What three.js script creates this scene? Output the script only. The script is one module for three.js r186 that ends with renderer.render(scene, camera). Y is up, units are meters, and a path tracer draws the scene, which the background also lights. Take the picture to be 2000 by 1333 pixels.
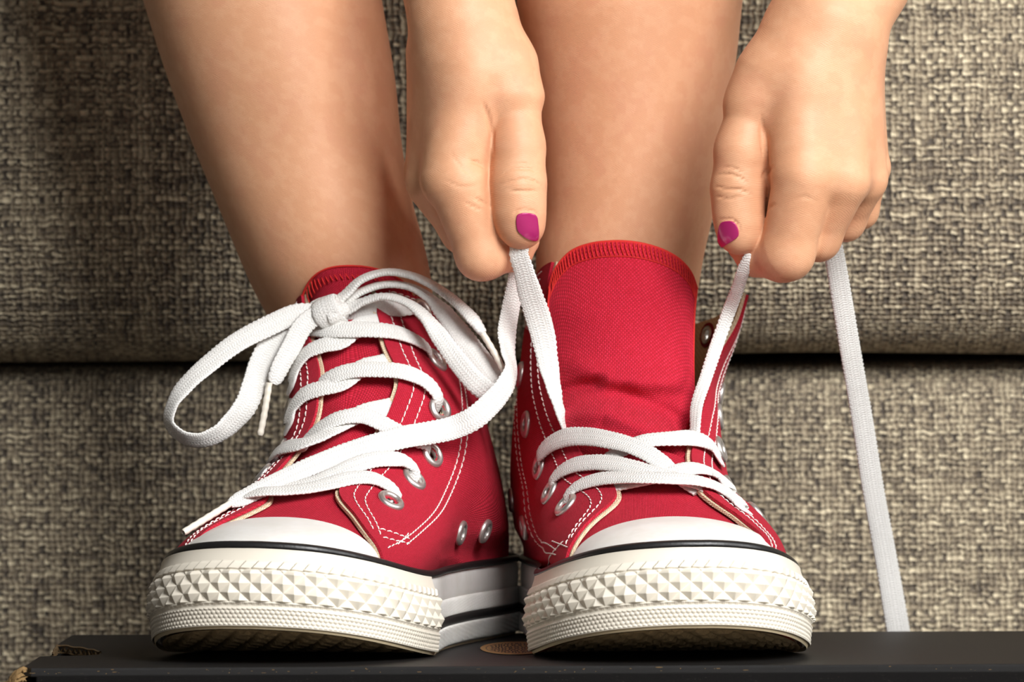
import * as THREE from 'three';
import { mergeGeometries, mergeVertices, toCreasedNormals } from 'three/addons/utils/BufferGeometryUtils.js';
import { RoundedBoxGeometry } from 'three/addons/geometries/RoundedBoxGeometry.js';
import { RectAreaLightUniformsLib } from 'three/addons/lights/RectAreaLightUniformsLib.js';

// ---------------------------------------------------------------- camera, light, exposure
const DIST = 1.9, FOC = 11400;                       // metres to the shoe tips; focal length in pixels of a 2000 x 1333 frame
const scene = new THREE.Scene();
scene.background = new THREE.Color(0x000000);
const camera = new THREE.PerspectiveCamera(2 * Math.atan(666.5 / FOC) * 180 / Math.PI, 2000 / 1333, 0.05, 30);
camera.position.set(0, 0.1054, DIST);
camera.rotation.set(0, 0, -0.0042);
camera.focus = 1.96;
camera.userData.fStop = 21;
camera.updateMatrixWorld(true);
scene.add(camera);

const renderer = new THREE.WebGLRenderer({ antialias: true });
renderer.toneMapping = THREE.LinearToneMapping;
renderer.toneMappingExposure = 1.0;
renderer.shadowMap.enabled = true;
RectAreaLightUniformsLib.init();

// studio softboxes: [name label, position, look-at, width, height, intensity]
const SOFTBOXES = [
  ['large white softbox on a stand up on the right of the camera', [0.57, 0.93, 1.18], [0.03, 0.08, -0.12], 0.66, 0.66, 26.8],
  ['wide white softbox on a low stand straight in front', [-0.25, 0.40, 2.5], [0, 0.08, -0.1], 1.0, 0.7, 1.2],
  ['narrow white softbox on a stand at the right end of the sofa', [1.15, 0.55, 0.40], [0.16, 0.08, -0.3], 0.5, 0.6, 9],
];

// ---------------------------------------------------------------- small helpers
const V = (x, y, z) => new THREE.Vector3(x, y, z);
const clamp = (x, a, b) => Math.min(b, Math.max(a, x));
const lerp = (a, b, t) => a + (b - a) * t;
const sstep = (a, b, x) => { const t = clamp((x - a) / (b - a), 0, 1); return t * t * (3 - 2 * t); };
function rng(seed) { let s = seed >>> 0; return () => { s = (s + 0x6d2b79f5) >>> 0; let t = Math.imul(s ^ (s >>> 15), 1 | s); t = (t + Math.imul(t ^ (t >>> 7), 61 | t)) ^ t; return ((t ^ (t >>> 14)) >>> 0) / 4294967296; }; }
const used = new Map();
function numbered(name) { const n = used.get(name) ?? 0; used.set(name, n + 1); return n ? `${name}_${String(n).padStart(3, '0')}` : name; }
function tag(o, label, category, group, kind) { o.userData.label = label; if (category) o.userData.category = category; if (group) o.userData.group = group; if (kind) o.userData.kind = kind; return o; }
function thing(name, label, category, group) { const g = new THREE.Group(); g.name = numbered(name); scene.add(g); return tag(g, label, category, group); }
function part(name, geo, mat, parent, label) {
  const m = new THREE.Mesh(geo, mat); m.name = name; m.castShadow = m.receiveShadow = true; parent.add(m);
  if (label) m.userData.label = label;
  return m;
}
function structure(name, geo, mat) { const m = new THREE.Mesh(geo, mat); m.name = name; m.userData.kind = 'structure'; m.receiveShadow = true; m.castShadow = true; scene.add(m); return m; }
// a point of the photograph, at the world depth z
function P(px, py, z) {
  const d = V((px - 1000) / FOC, (666.5 - py) / FOC, -1).applyQuaternion(camera.quaternion);
  return camera.position.clone().addScaledVector(d, (z - camera.position.z) / d.z);
}
const SC = (z) => (DIST - z) / FOC;                   // metres per photograph pixel at depth z
// piecewise smooth interpolation of table rows (first column is the key)
function table(rows) {
  return (x) => {
    const n = rows.length;
    if (x <= rows[0][0]) return rows[0].slice(1);
    if (x >= rows[n - 1][0]) return rows[n - 1].slice(1);
    let i = 0; while (i < n - 2 && x > rows[i + 1][0]) i++;
    const a = rows[Math.max(0, i - 1)], b = rows[i], c = rows[i + 1], d = rows[Math.min(n - 1, i + 2)];
    const h = c[0] - b[0], t = (x - b[0]) / h, t2 = t * t, t3 = t2 * t, out = [];
    for (let k = 1; k < b.length; k++) {
      const mb = (c[k] - a[k]) / Math.max(1e-9, c[0] - a[0]) * h, mc = (d[k] - b[k]) / Math.max(1e-9, d[0] - b[0]) * h;
      out.push((2 * t3 - 3 * t2 + 1) * b[k] + (t3 - 2 * t2 + t) * mb + (-2 * t3 + 3 * t2) * c[k] + (t3 - t2) * mc);
    }
    return out;
  };
}
// a (nu+1) x (nv+1) grid of points; fn(i/nu, j/nv) -> [Vector3, u, v]
function gridGeo(nu, nv, fn, skip) {
  const pos = new Float32Array((nu + 1) * (nv + 1) * 3), uv = new Float32Array((nu + 1) * (nv + 1) * 2), idx = [];
  for (let j = 0; j <= nv; j++) for (let i = 0; i <= nu; i++) {
    const k = j * (nu + 1) + i, r = fn(i / nu, j / nv);
    r[0].toArray(pos, k * 3); uv[k * 2] = r[1]; uv[k * 2 + 1] = r[2];
  }
  for (let j = 0; j < nv; j++) for (let i = 0; i < nu; i++) {
    const a = j * (nu + 1) + i, b = a + 1, c = a + nu + 1, d = c + 1;
    if (skip) { const x = (pos[a * 3] + pos[d * 3]) / 2, y = (pos[a * 3 + 1] + pos[d * 3 + 1]) / 2, z = (pos[a * 3 + 2] + pos[d * 3 + 2]) / 2; if (skip(x, y, z)) continue; }
    idx.push(a, b, d, a, d, c);
  }
  const g = new THREE.BufferGeometry();
  g.setAttribute('position', new THREE.BufferAttribute(pos, 3)); g.setAttribute('uv', new THREE.BufferAttribute(uv, 2)); g.setIndex(idx); g.computeVertexNormals();
  return g;
}
// weld normals across the first and last column of a closed grid
function weldSeam(g, nu, nv) {
  const n = g.attributes.normal;
  for (let j = 0; j <= nv; j++) { const a = j * (nu + 1), b = a + nu, v = V(n.getX(a) + n.getX(b), n.getY(a) + n.getY(b), n.getZ(a) + n.getZ(b)).normalize(); n.setXYZ(a, v.x, v.y, v.z); n.setXYZ(b, v.x, v.y, v.z); }
  return g;
}
// a shell of two grids (outer, inner) closed by rims; fn(u, v) -> [outer, inner, uvx, uvy]
function shellGeo(nu, nv, fn, skip, closedU) {
  const O = gridGeo(nu, nv, (u, v) => { const r = fn(u, v); return [r[0], r[2], r[3]]; }, skip);
  const I = gridGeo(nu, nv, (u, v) => { const r = fn(1 - u, v); return [r[1], r[2], r[3]]; }, skip);
  const parts = [O, I], rim = (n, f) => parts.push(gridGeo(n, 1, (u, v) => { const r = f(u); return [v ? r[1] : r[0], r[2] + v * 0.001, r[3]]; }));
  rim(nu, (u) => fn(1 - u, 0)); rim(nu, (u) => fn(u, 1));
  if (!closedU) { rim(nv, (v) => fn(0, v)); rim(nv, (v) => fn(1, 1 - v)); }
  return mergeGeometries(parts);
}
// a flat ribbon (lace) swept through points with face normals; pts: [{p, n, w}]
function ribbonGeo(pts, { w = 0.0075, th = 0.0015, step = 0.0009, closed = false, sides = 14, wob = 0.00010, endTaper = 0 } = {}) {
  const curve = new THREE.CatmullRomCurve3(pts.map((q) => q.p), closed, 'centripetal');
  const len = curve.getLength(), n = Math.max(8, Math.round(len / step)), m = pts.length - 1;
  // knot parameters by arc length
  curve.arcLengthDivisions = 400; const lens = curve.getLengths(400), kn = pts.map((_, i) => lens[Math.round(i / m * 400)] / lens[400]);
  const at = (u) => { let i = 0; while (i < m - 1 && u > kn[i + 1]) i++; const t = clamp((u - kn[i]) / Math.max(1e-9, kn[i + 1] - kn[i]), 0, 1), s = t * t * (3 - 2 * t);
    const a = pts[i], b = pts[i + 1]; return { n: a.n.clone().lerp(b.n, s), w: lerp(a.w ?? w, b.w ?? w, s) }; };
  const g = gridGeo(sides, n, (cu, cv) => {
    const p = curve.getPointAt(clamp(cv, 0, 1)), T = curve.getTangentAt(clamp(cv, 0, 1)), q = at(cv);
    const N = q.n.addScaledVector(T, -q.n.dot(T)).normalize(), B = T.clone().cross(N).normalize();
    let W = q.w * 0.54, H = th / 2;
    const d = cv * len, wobble = 1 + (Math.sin(d * 6283 / 1.9) * wob * 2) / W;
    if (endTaper) { const e = Math.min(d, len - d); if (e < endTaper) { const f = 0.35 + 0.65 * Math.sqrt(Math.max(0, 1 - (1 - e / endTaper) ** 2)); W *= f; } }
    const a = cu * Math.PI * 2, c = Math.cos(a), s = Math.sin(a), sx = Math.sign(c) * Math.pow(Math.abs(c), 0.75), sy = Math.sign(s) * Math.pow(Math.abs(s), 0.75);
    return [p.addScaledVector(B, W * wobble * sx).addScaledVector(N, H * sy), (s >= 0 ? c : c + 0.01) * W, d];
  });
  weldSeam(g, sides, n);
  // end caps
  const caps = []; const pos = g.attributes.position;
  for (const j of [0, n]) { const q = []; for (let i = 0; i < sides; i++) q.push(V().fromBufferAttribute(pos, j * (sides + 1) + i)); const c = q.reduce((a, b) => a.add(b), V()).divideScalar(sides), arr = [], uvs = [];
    for (let i = 0; i < sides; i++) { const a = q[i], b = q[(i + 1) % sides]; for (const v of (j ? [c, a, b] : [c, b, a])) { arr.push(v.x, v.y, v.z); uvs.push(0, 0); } }
    const cg = new THREE.BufferGeometry(); cg.setAttribute('position', new THREE.Float32BufferAttribute(arr, 3)); cg.setAttribute('uv', new THREE.Float32BufferAttribute(uvs, 2)); cg.setIndex([...Array(sides * 3).keys()]); cg.computeVertexNormals(); caps.push(cg); }
  return mergeGeometries([g, ...caps]);
}
function tubeGeo(points, r, seg, sides = 6, rEnd) {
  const c = new THREE.CatmullRomCurve3(points, false, 'centripetal'), n = seg ?? Math.max(2, points.length * 2);
  const fr = c.computeFrenetFrames(n, false);
  const g = gridGeo(sides, n, (u, v) => { const k = Math.round(v * n), a = u * Math.PI * 2, R = (typeof r === 'function' ? r(v) : r);
    return [c.getPointAt(v).addScaledVector(fr.normals[k], -Math.cos(a) * R).addScaledVector(fr.binormals[k], Math.sin(a) * R), u, v]; });
  return weldSeam(g, sides, n);
}
// ---------------------------------------------------------------- noise and textures
function valueNoise(seed, period) {
  const r = rng(seed), N = 256, tab = Float32Array.from({ length: N * N }, r);
  return (x, y, per = period) => {
    const xi = Math.floor(x), yi = Math.floor(y), fx = x - xi, fy = y - yi, sx = fx * fx * (3 - 2 * fx), sy = fy * fy * (3 - 2 * fy);
    const w = (a) => (per ? ((a % per) + per) % per : a & 255), h = (a, b) => tab[(w(a) & 255) + (w(b) & 255) * N];
    return lerp(lerp(h(xi, yi), h(xi + 1, yi), sx), lerp(h(xi, yi + 1), h(xi + 1, yi + 1), sx), sy);
  };
}
const toS = (c) => Math.round(255 * clamp(c, 0, 1));
function texture(size, fn, { srgb = true, repeat = 1, h = size } = {}) {          // fn(x, y in 0..1) -> [r, g, b] in 0..1 as displayed
  const data = new Uint8Array(size * h * 4);
  for (let y = 0; y < h; y++) for (let x = 0; x < size; x++) { const c = fn(x / size, y / h, x, y), k = (y * size + x) * 4; data[k] = toS(c[0]); data[k + 1] = toS(c[1]); data[k + 2] = toS(c[2]); data[k + 3] = 255; }
  const t = new THREE.DataTexture(data, size, h, THREE.RGBAFormat);
  t.wrapS = t.wrapT = THREE.RepeatWrapping; t.magFilter = THREE.LinearFilter; t.minFilter = THREE.LinearMipmapLinearFilter; t.generateMipmaps = true;
  if (srgb) t.colorSpace = THREE.SRGBColorSpace;
  if (Array.isArray(repeat)) t.repeat.set(repeat[0], repeat[1]); else t.repeat.set(repeat, repeat);
  t.needsUpdate = true; return t;
}
const grey = (f) => (...a) => { const v = f(...a); return [v, v, v]; };
const mix3 = (a, b, t) => [lerp(a[0], b[0], t), lerp(a[1], b[1], t), lerp(a[2], b[2], t)];
const rgb = (r, g, b) => [r / 255, g / 255, b / 255];

// upholstery: coarse heathered plain weave, 2.5 mm yarns, tile 0.40 m
const SOFA_TILE = 0.40, SOFA_CELLS = 172;
const sofaTex = (() => {
  const N = SOFA_CELLS, size = 2048, r = rng(11), tone = valueNoise(5, 0), n2 = valueNoise(9, 0);
  const warpSeg = Float32Array.from({ length: N * N }, r), weftSeg = Float32Array.from({ length: N * N }, r), over = Float32Array.from({ length: N * N }, r);
  const warpW = Float32Array.from({ length: N }, () => 0.55 + 0.42 * r()), weftW = Float32Array.from({ length: N }, () => 0.55 + 0.42 * r());
  const warpT = Float32Array.from({ length: N }, () => (r() - 0.5) * 0.34), weftT = Float32Array.from({ length: N }, () => (r() - 0.5) * 0.34);
  const dark = rgb(78, 70, 62), mid = rgb(158, 144, 121), light = rgb(222, 208, 176);
  const col = new Uint8Array(size * size * 4), hgt = new Uint8Array(size * size * 4);
  const ramp = (v) => (v < 0.5 ? mix3(dark, mid, v * 2) : mix3(mid, light, v * 2 - 1));
  for (let y = 0; y < size; y++) for (let x = 0; x < size; x++) {
    const u = x / size * N, v = y / size * N, wx = u + 0.55 * (n2(v * 0.7, u * 0.5) - 0.5), wy = v + 0.55 * (n2(u * 0.7 + 40, v * 0.5) - 0.5);
    const i = ((Math.floor(wx) % N) + N) % N, j = ((Math.floor(wy) % N) + N) % N, fx = wx - Math.floor(wx) - 0.5, fy = wy - Math.floor(wy) - 0.5, k = j * N + i;
    const flip = over[k] < 0.10, warpOver = ((i + j) & 1) !== (flip ? 1 : 0);
    const dx = Math.abs(fx) / (warpW[i] * 0.5), dy = Math.abs(fy) / (weftW[j] * 0.5);
    // yarn heights
    const hx = dx < 1 ? Math.sqrt(1 - dx * dx) : 0, hy = dy < 1 ? Math.sqrt(1 - dy * dy) : 0;
    const crest = Math.cos(fy * Math.PI), crestY = Math.cos(fx * Math.PI);
    let a = hx * (warpOver ? 0.62 + 0.38 * crest : 0.50 - 0.25 * crest), b = hy * (warpOver ? 0.50 - 0.25 * crestY : 0.62 + 0.38 * crestY);
    if (dx >= 1) a = 0; if (dy >= 1) b = 0;
    const useWarp = a > b, h = Math.max(a, b);
    const along = useWarp ? v : u, seg = useWarp ? warpSeg[i * N + (Math.floor(v / 1.0 + i * 0.37) % N)] : weftSeg[j * N + (Math.floor(u / 1.0 + j * 0.61) % N)];
    let tn = 0.5 + (useWarp ? warpT[i] : weftT[j]) + (seg - 0.5) * 0.62 + (useWarp ? -0.14 : 0.12) + (tone(u * 0.06, v * 0.06) - 0.5) * 0.18 + (n2(u * 6, v * 6) - 0.5) * 0.16;
    const c = h < 0.06 ? dark : ramp(clamp(tn, 0, 1)), o = (y * size + x) * 4;
    col[o] = toS(c[0]); col[o + 1] = toS(c[1]); col[o + 2] = toS(c[2]); col[o + 3] = 255;
    const hv = toS(h * 0.9 + 0.06 * n2(along * 9, (useWarp ? u : v) * 22)); hgt[o] = hgt[o + 1] = hgt[o + 2] = hv; hgt[o + 3] = 255;
  }
  const mk = (d, srgb) => { const t = new THREE.DataTexture(d, size, size, THREE.RGBAFormat); t.wrapS = t.wrapT = THREE.RepeatWrapping; t.magFilter = THREE.LinearFilter; t.repeat.set(1 / SOFA_TILE, 1 / SOFA_TILE); if (srgb) t.colorSpace = THREE.SRGBColorSpace; t.needsUpdate = true; return t; };
  return { map: mk(col, true), bump: mk(hgt, false) };
})();
// canvas of the shoe: fine plain weave, 32 yarns in a tile
const CANVAS_TILE = 0.0208;
function canvasTex(base, lightC, darkC, seed) {
  const N = 32, nz = valueNoise(seed, 0), r = rng(seed), seg = Float32Array.from({ length: N * N }, r), size = 512;
  const H = (u, v) => { const i = Math.floor(u), j = Math.floor(v), fx = u - i - 0.5, fy = v - j - 0.5, warp = (i + j) & 1;
    const e = warp ? Math.hypot(fx * 1.05, fy * 0.85) : Math.hypot(fx * 0.85, fy * 1.05); return [clamp(1 - e * e * 3.2, 0, 1), warp, (i % N) + N * (j % N)]; };
  const map = texture(size, (x, y) => { const [h, warp, k] = H(x * N, y * N); const t = seg[k];
    let c = warp ? mix3(base, lightC, 0.35 + 0.5 * t) : mix3(base, darkC, 0.25 + 0.35 * t); if (h < 0.18) c = mix3(c, darkC, 0.5); return c; }, { repeat: 1 / CANVAS_TILE });
  const bump = texture(size, grey((x, y) => { const [h, , k] = H(x * N, y * N); return 0.8 * h + 0.15 * seg[k] + 0.05 * nz(x * 200, y * 200); }), { srgb: false, repeat: 1 / CANVAS_TILE });
  return { map, bump };
}
const redC = canvasTex(rgb(188, 4, 38), rgb(220, 38, 72), rgb(156, 0, 28), 21);
const creamC = canvasTex(rgb(226, 206, 172), rgb(240, 226, 198), rgb(196, 170, 132), 23);
// lace braid: chevron plaits across the ribbon (u across in metres, v along)
const laceFuzz = valueNoise(33, 0);
const laceBump = texture(512, grey((x, y) => { const c = x * 8, ci = Math.floor(c), a = Math.abs((c % 1) - 0.5) * 2, up = ci & 1 ? c % 1 : 1 - (c % 1), k = ((y * 14 + up * 0.6) % 1), e = Math.abs(k - 0.5) * 2; return 0.2 + 0.6 * Math.sqrt(Math.max(0, 1 - e * e)) * (1 - 0.45 * a * a) + 0.2 * laceFuzz(x * 128, y * 128, 128); }), { srgb: false, repeat: [1 / 0.0080, 1 / 0.0140] });
const laceN = valueNoise(31, 0);
const laceMap = texture(256, (x, y) => { const t = laceN(x * 60, y * 60); return mix3(rgb(238, 236, 232), rgb(224, 221, 215), t); }, { repeat: [1 / 0.0080, 1 / 0.0130] });
// skin: mottling in colour, fine criss-cross lines in relief; tile 0.06 m
const SKIN_TILE = 0.06;
const skinTex = (() => {
  const a = valueNoise(41, 0), b = valueNoise(43, 0), c = valueNoise(47, 0), size = 1024;
  const fbm = (n, x, y, f) => { let s = 0, w = 0.5; for (let o = 0; o < 4; o++) { s += w * n(x * f, y * f, f); w *= 0.55; f *= 2; } return s; };
  const base = rgb(217, 160, 122), pale = rgb(227, 175, 138), blush = rgb(214, 152, 120), tan = rgb(202, 148, 112);
  const map = texture(size, (x, y) => {
    const m = fbm(a, x, y, 8), m2 = fbm(b, x, y, 16), f = c(x * 256, y * 256, 256);
    let k = mix3(base, blush, sstep(0.44, 0.74, m) * 0.4); k = mix3(k, pale, sstep(0.40, 0.72, m2) * 0.4); k = mix3(k, tan, f * 0.16); return k;
  }, { repeat: 1 / SKIN_TILE });
  const bump = texture(size, grey((x, y) => {
    const wx = x + 0.012 * (a(x * 24, y * 24, 24) - 0.5), wy = y + 0.012 * (b(x * 24, y * 24, 24) - 0.5);
    const l1 = Math.abs(Math.sin((wx * 46 + wy * 92) * Math.PI)), l2 = Math.abs(Math.sin((wx * 58 - wy * 84) * Math.PI)), n = c(x * 256, y * 256, 256);
    return 0.45 * Math.pow(l1, 0.4) * (0.5 + 0.5 * a(x * 32, y * 32, 32)) + 0.35 * Math.pow(l2, 0.4) * (0.5 + 0.5 * b(x * 32, y * 32, 32)) + 0.2 * n;
  }), { srgb: false, repeat: 1 / SKIN_TILE });
  return { map, bump };
})();
const grainN = valueNoise(61, 0);
const grainBump = texture(256, grey((x, y) => 0.5 * grainN(x * 64, y * 64, 64) + 0.5 * grainN(x * 128, y * 128, 128)), { srgb: false, repeat: 1 / 0.03 });
const scuffN = valueNoise(67, 0), scuffN2 = valueNoise(69, 0);
const boxTex = texture(1024, (x, y) => {
  const n = scuffN(x * 200, y * 200, 200), s = scuffN2(x * 24, y * 24, 24) * scuffN(x * 120, y * 120, 120), f = sstep(0.62, 0.85, s);
  return mix3(mix3(rgb(15, 14, 14), rgb(23, 21, 20), n), rgb(84, 78, 70), f * 0.5);
}, { repeat: 1 / 0.12 });
const rubberMap = (() => { const a = valueNoise(71, 0), b = valueNoise(73, 0); return texture(512, (x, y) => { const n = a(x * 12, y * 12, 12) * 0.6 + b(x * 48, y * 48, 48) * 0.4; return mix3(rgb(237, 235, 231), rgb(226, 223, 215), n); }, { repeat: 1 / 0.10 }); })();

// ---------------------------------------------------------------- materials
const std = (o) => new THREE.MeshStandardMaterial(o), phys = (o) => new THREE.MeshPhysicalMaterial(o);
const M = {
  sofa: phys({ map: sofaTex.map, bumpMap: sofaTex.bump, bumpScale: 0.0016, roughness: 0.95, sheen: 0.15, sheenRoughness: 0.6, sheenColor: new THREE.Color(0.5, 0.46, 0.36) }),
  canvas: std({ map: redC.map, bumpMap: redC.bump, bumpScale: 0.00028, roughness: 0.88 }),
  lining: std({ map: creamC.map, bumpMap: creamC.bump, bumpScale: 0.00022, roughness: 0.92 }),
  lace: std({ map: laceMap, bumpMap: laceBump, bumpScale: 0.00036, roughness: 0.9 }),
  thread: std({ color: 0xf2e6e0, roughness: 0.85 }),
  redThread: std({ color: 0xc8201a, roughness: 0.8 }),
  rubber: phys({ map: rubberMap, bumpMap: grainBump, bumpScale: 0.00002, roughness: 0.42, clearcoat: 0.08, clearcoatRoughness: 0.4 }),
  bumper: std({ color: 0xe3dbcb, roughness: 0.5 }),
  gum: std({ color: 0xd9c6a2, roughness: 0.6 }),
  outsole: std({ color: 0xcaac7e, roughness: 0.7, bumpMap: grainBump, bumpScale: 0.0002 }),
  stripe: phys({ color: 0x1d1c1c, roughness: 0.38, bumpMap: grainBump, bumpScale: 0.00005 }),
  eyelet: std({ color: 0xd4d0cb, metalness: 0.85, roughness: 0.36 }),
  aglet: phys({ color: 0xf1e8d8, roughness: 0.3, clearcoat: 0.5, clearcoatRoughness: 0.2 }),
  skin: phys({ map: skinTex.map, bumpMap: skinTex.bump, bumpScale: 0.00010, roughness: 0.5, specularIntensity: 0.75, sheen: 0.12, sheenRoughness: 0.5, sheenColor: new THREE.Color(1, 0.75, 0.6) }),
  nail: phys({ color: 0xb4246c, roughness: 0.28, metalness: 0.25, clearcoat: 0.8, clearcoatRoughness: 0.12 }),
  box: phys({ map: boxTex, bumpMap: grainBump, bumpScale: 0.00005, roughness: 0.5, specularIntensity: 0.8 }),
  boxSide: phys({ map: boxTex, bumpMap: grainBump, bumpScale: 0.00008, roughness: 0.9, specularIntensity: 0.3 }),
  kraft: std({ color: 0x866a42, roughness: 0.9, bumpMap: grainBump, bumpScale: 0.0002 }),
  inside: std({ color: 0x060505, roughness: 1 }),
  wall: std({ color: 0x7a746c, roughness: 0.95 }),
  floor: std({ color: 0x6f665c, roughness: 0.8 }),
  white: std({ color: 0xffffff, emissive: 0xffffff, emissiveIntensity: 1.0 }),
  blackMetal: std({ color: 0x161616, roughness: 0.6 }),
};

// ---------------------------------------------------------------- the room
const FLOOR_Y = -0.112;
const slab = (name, w, h, d, x, y, z, m) => structure(name, new THREE.BoxGeometry(w, h, d).translate(x, y, z), m);
slab('floor', 5.2, 0.1, 5.6, 0, FLOOR_Y - 0.05, 0.9, M.floor);
slab('ceiling', 5.2, 0.1, 5.6, 0, FLOOR_Y + 2.55, 0.9, M.wall);
slab('wall_back', 5.2, 2.5, 0.1, 0, FLOOR_Y + 1.25, -1.65, M.wall);
slab('wall_front', 5.2, 2.5, 0.1, 0, FLOOR_Y + 1.25, 3.65, M.wall);
slab('wall_left', 0.1, 2.5, 5.4, -2.55, FLOOR_Y + 1.25, 1.0, M.wall);
slab('wall_right', 0.1, 2.5, 5.4, 2.55, FLOOR_Y + 1.25, 1.0, M.wall);

// softboxes: a glowing cloth front in a black housing on a stand, and an area light of the same size just before it
for (const [label, p, t, w, h, I] of SOFTBOXES) {
  const g = thing('softbox', label, 'studio light', null);
  g.position.set(...p); g.lookAt(...t); g.updateMatrixWorld(true);
  part('diffuser', new THREE.PlaneGeometry(w, h), std({ color: 0xffffff, emissive: 0xffffff, emissiveIntensity: I * 0.02 }), g, 'white glowing cloth');
  const hs = new THREE.CylinderGeometry(0.08, 0.7071, 0.3, 4, 1, true).rotateY(Math.PI / 4).rotateX(-Math.PI / 2).scale(w, h, 1).translate(0, 0, -0.152);
  part('housing', hs, M.blackMetal, g);
  const inv = g.matrixWorld.clone().invert(), top = V(0, 0, -0.25), foot = g.localToWorld(top.clone()), away = V(p[0] - t[0], 0, p[2] - t[2]).normalize(); foot.addScaledVector(away, 0.45); foot.y = FLOOR_Y;
  part('pole', mergeGeometries([tubeGeo([top, V(foot.x, p[1] + 0.25, foot.z).applyMatrix4(inv)], 0.012, 4, 10), tubeGeo([V(foot.x, p[1] + 0.30, foot.z).applyMatrix4(inv), foot.clone().applyMatrix4(inv)], 0.014, 4, 10)]), M.blackMetal, g);
  for (let k = 0; k < 3; k++) { const a = k * 2.094 + 0.4, f = foot.clone().add(V(Math.cos(a) * 0.32, 0.008, Math.sin(a) * 0.32)), c = foot.clone().add(V(0, 0.3, 0)); part('leg', tubeGeo([c.applyMatrix4(inv), f.applyMatrix4(inv)], 0.009, 4, 8), M.blackMetal, g); }
  const L = new THREE.RectAreaLight(0xffffff, I, w, h); L.position.set(...p); L.lookAt(...t); L.translateZ(-0.004); L.castShadow = true; scene.add(L);
}

// ---------------------------------------------------------------- the sofa
{
  const sofa = thing('sofa', 'beige and brown heathered woven sofa with an overhanging seat cushion behind the legs', 'sofa');
  const ZC = -0.320, YB = 0.0998, HALF = 1.02, wn = valueNoise(83, 0);
  // rounded-profile slab: profile as [z, y] polyline, swept along x
  function slabGeo(prof, x0, x1, nx, amp, off = 0) {
    const c = new THREE.CatmullRomCurve3(prof.map(([z, y]) => V(0, y, z)), false, 'centripetal'), L = c.getLength(), n = 150;
    const g = gridGeo(nx, n, (u, v) => { const p = c.getPointAt(v), x = lerp(x0, x1, u); p.x = x; const k = amp * (wn(x * 9 + off, v * 6 + off) - 0.5), T = c.getTangentAt(v); p.y += k * -T.z * -1; p.z += k * T.y * -1; return [p, x + off, (1 - v) * L + off]; });
    const ends = [];
    for (const x of [x0, x1]) { const s = new THREE.Shape(c.getPoints(80).map((p) => new THREE.Vector2(p.z, p.y))); const e = new THREE.ShapeGeometry(s), q = e.attributes.position; for (let i = 0; i < q.count; i++) q.setXYZ(i, x, q.getY(i), q.getX(i)); e.computeVertexNormals(); ends.push(e); }
    return mergeGeometries([g, ...ends]);
  }
  const cushion = [[-0.95, 0.33], [-0.6, 0.337], [-0.40, 0.330], [-0.355, 0.312], [ZC - 0.003, 0.27], [ZC + 0.004, 0.22], [ZC + 0.006, 0.17], [ZC + 0.002, 0.135], [ZC - 0.008, 0.113], [ZC - 0.026, YB + 0.0015], [-0.40, YB], [-0.95, YB]];
  const rail = [[-0.95, 0.097], [-0.40, 0.098], [-0.364, 0.092], [-0.358, 0.075], [-0.3565, 0.02], [-0.357, -0.05], [-0.359, -0.085], [-0.40, -0.092], [-0.95, -0.092]];
  part('seat_cushion', slabGeo(cushion, -HALF, HALF, 120, 0.003), M.sofa, sofa);
  part('front_rail', slabGeo(rail, -HALF, HALF, 80, 0.0015, 0.137), M.sofa, sofa);
  const back = [[-1.17, 0.78], [-1.12, 0.80], [-1.0, 0.78], [-0.95, 0.60], [-0.92, 0.36], [-0.95, 0.337], [-1.17, 0.337]];
  part('backrest', slabGeo(back, -HALF, HALF, 40, 0.003, 0.05), M.sofa, sofa);
  for (const s of [-1, 1]) { part('armrest', new RoundedBoxGeometry(0.2, 0.62, 0.85, 4, 0.05).translate(s * (HALF + 0.1), 0.21, -0.77), M.sofa, sofa); }
  for (const s of [-1, 1]) for (const z of [-0.45, -1.1]) part('leg', new THREE.CylinderGeometry(0.02, 0.015, 0.021, 16).translate(s * 0.95, -0.1015, z), M.blackMetal, sofa);
}

const ray = new THREE.Raycaster();
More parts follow.
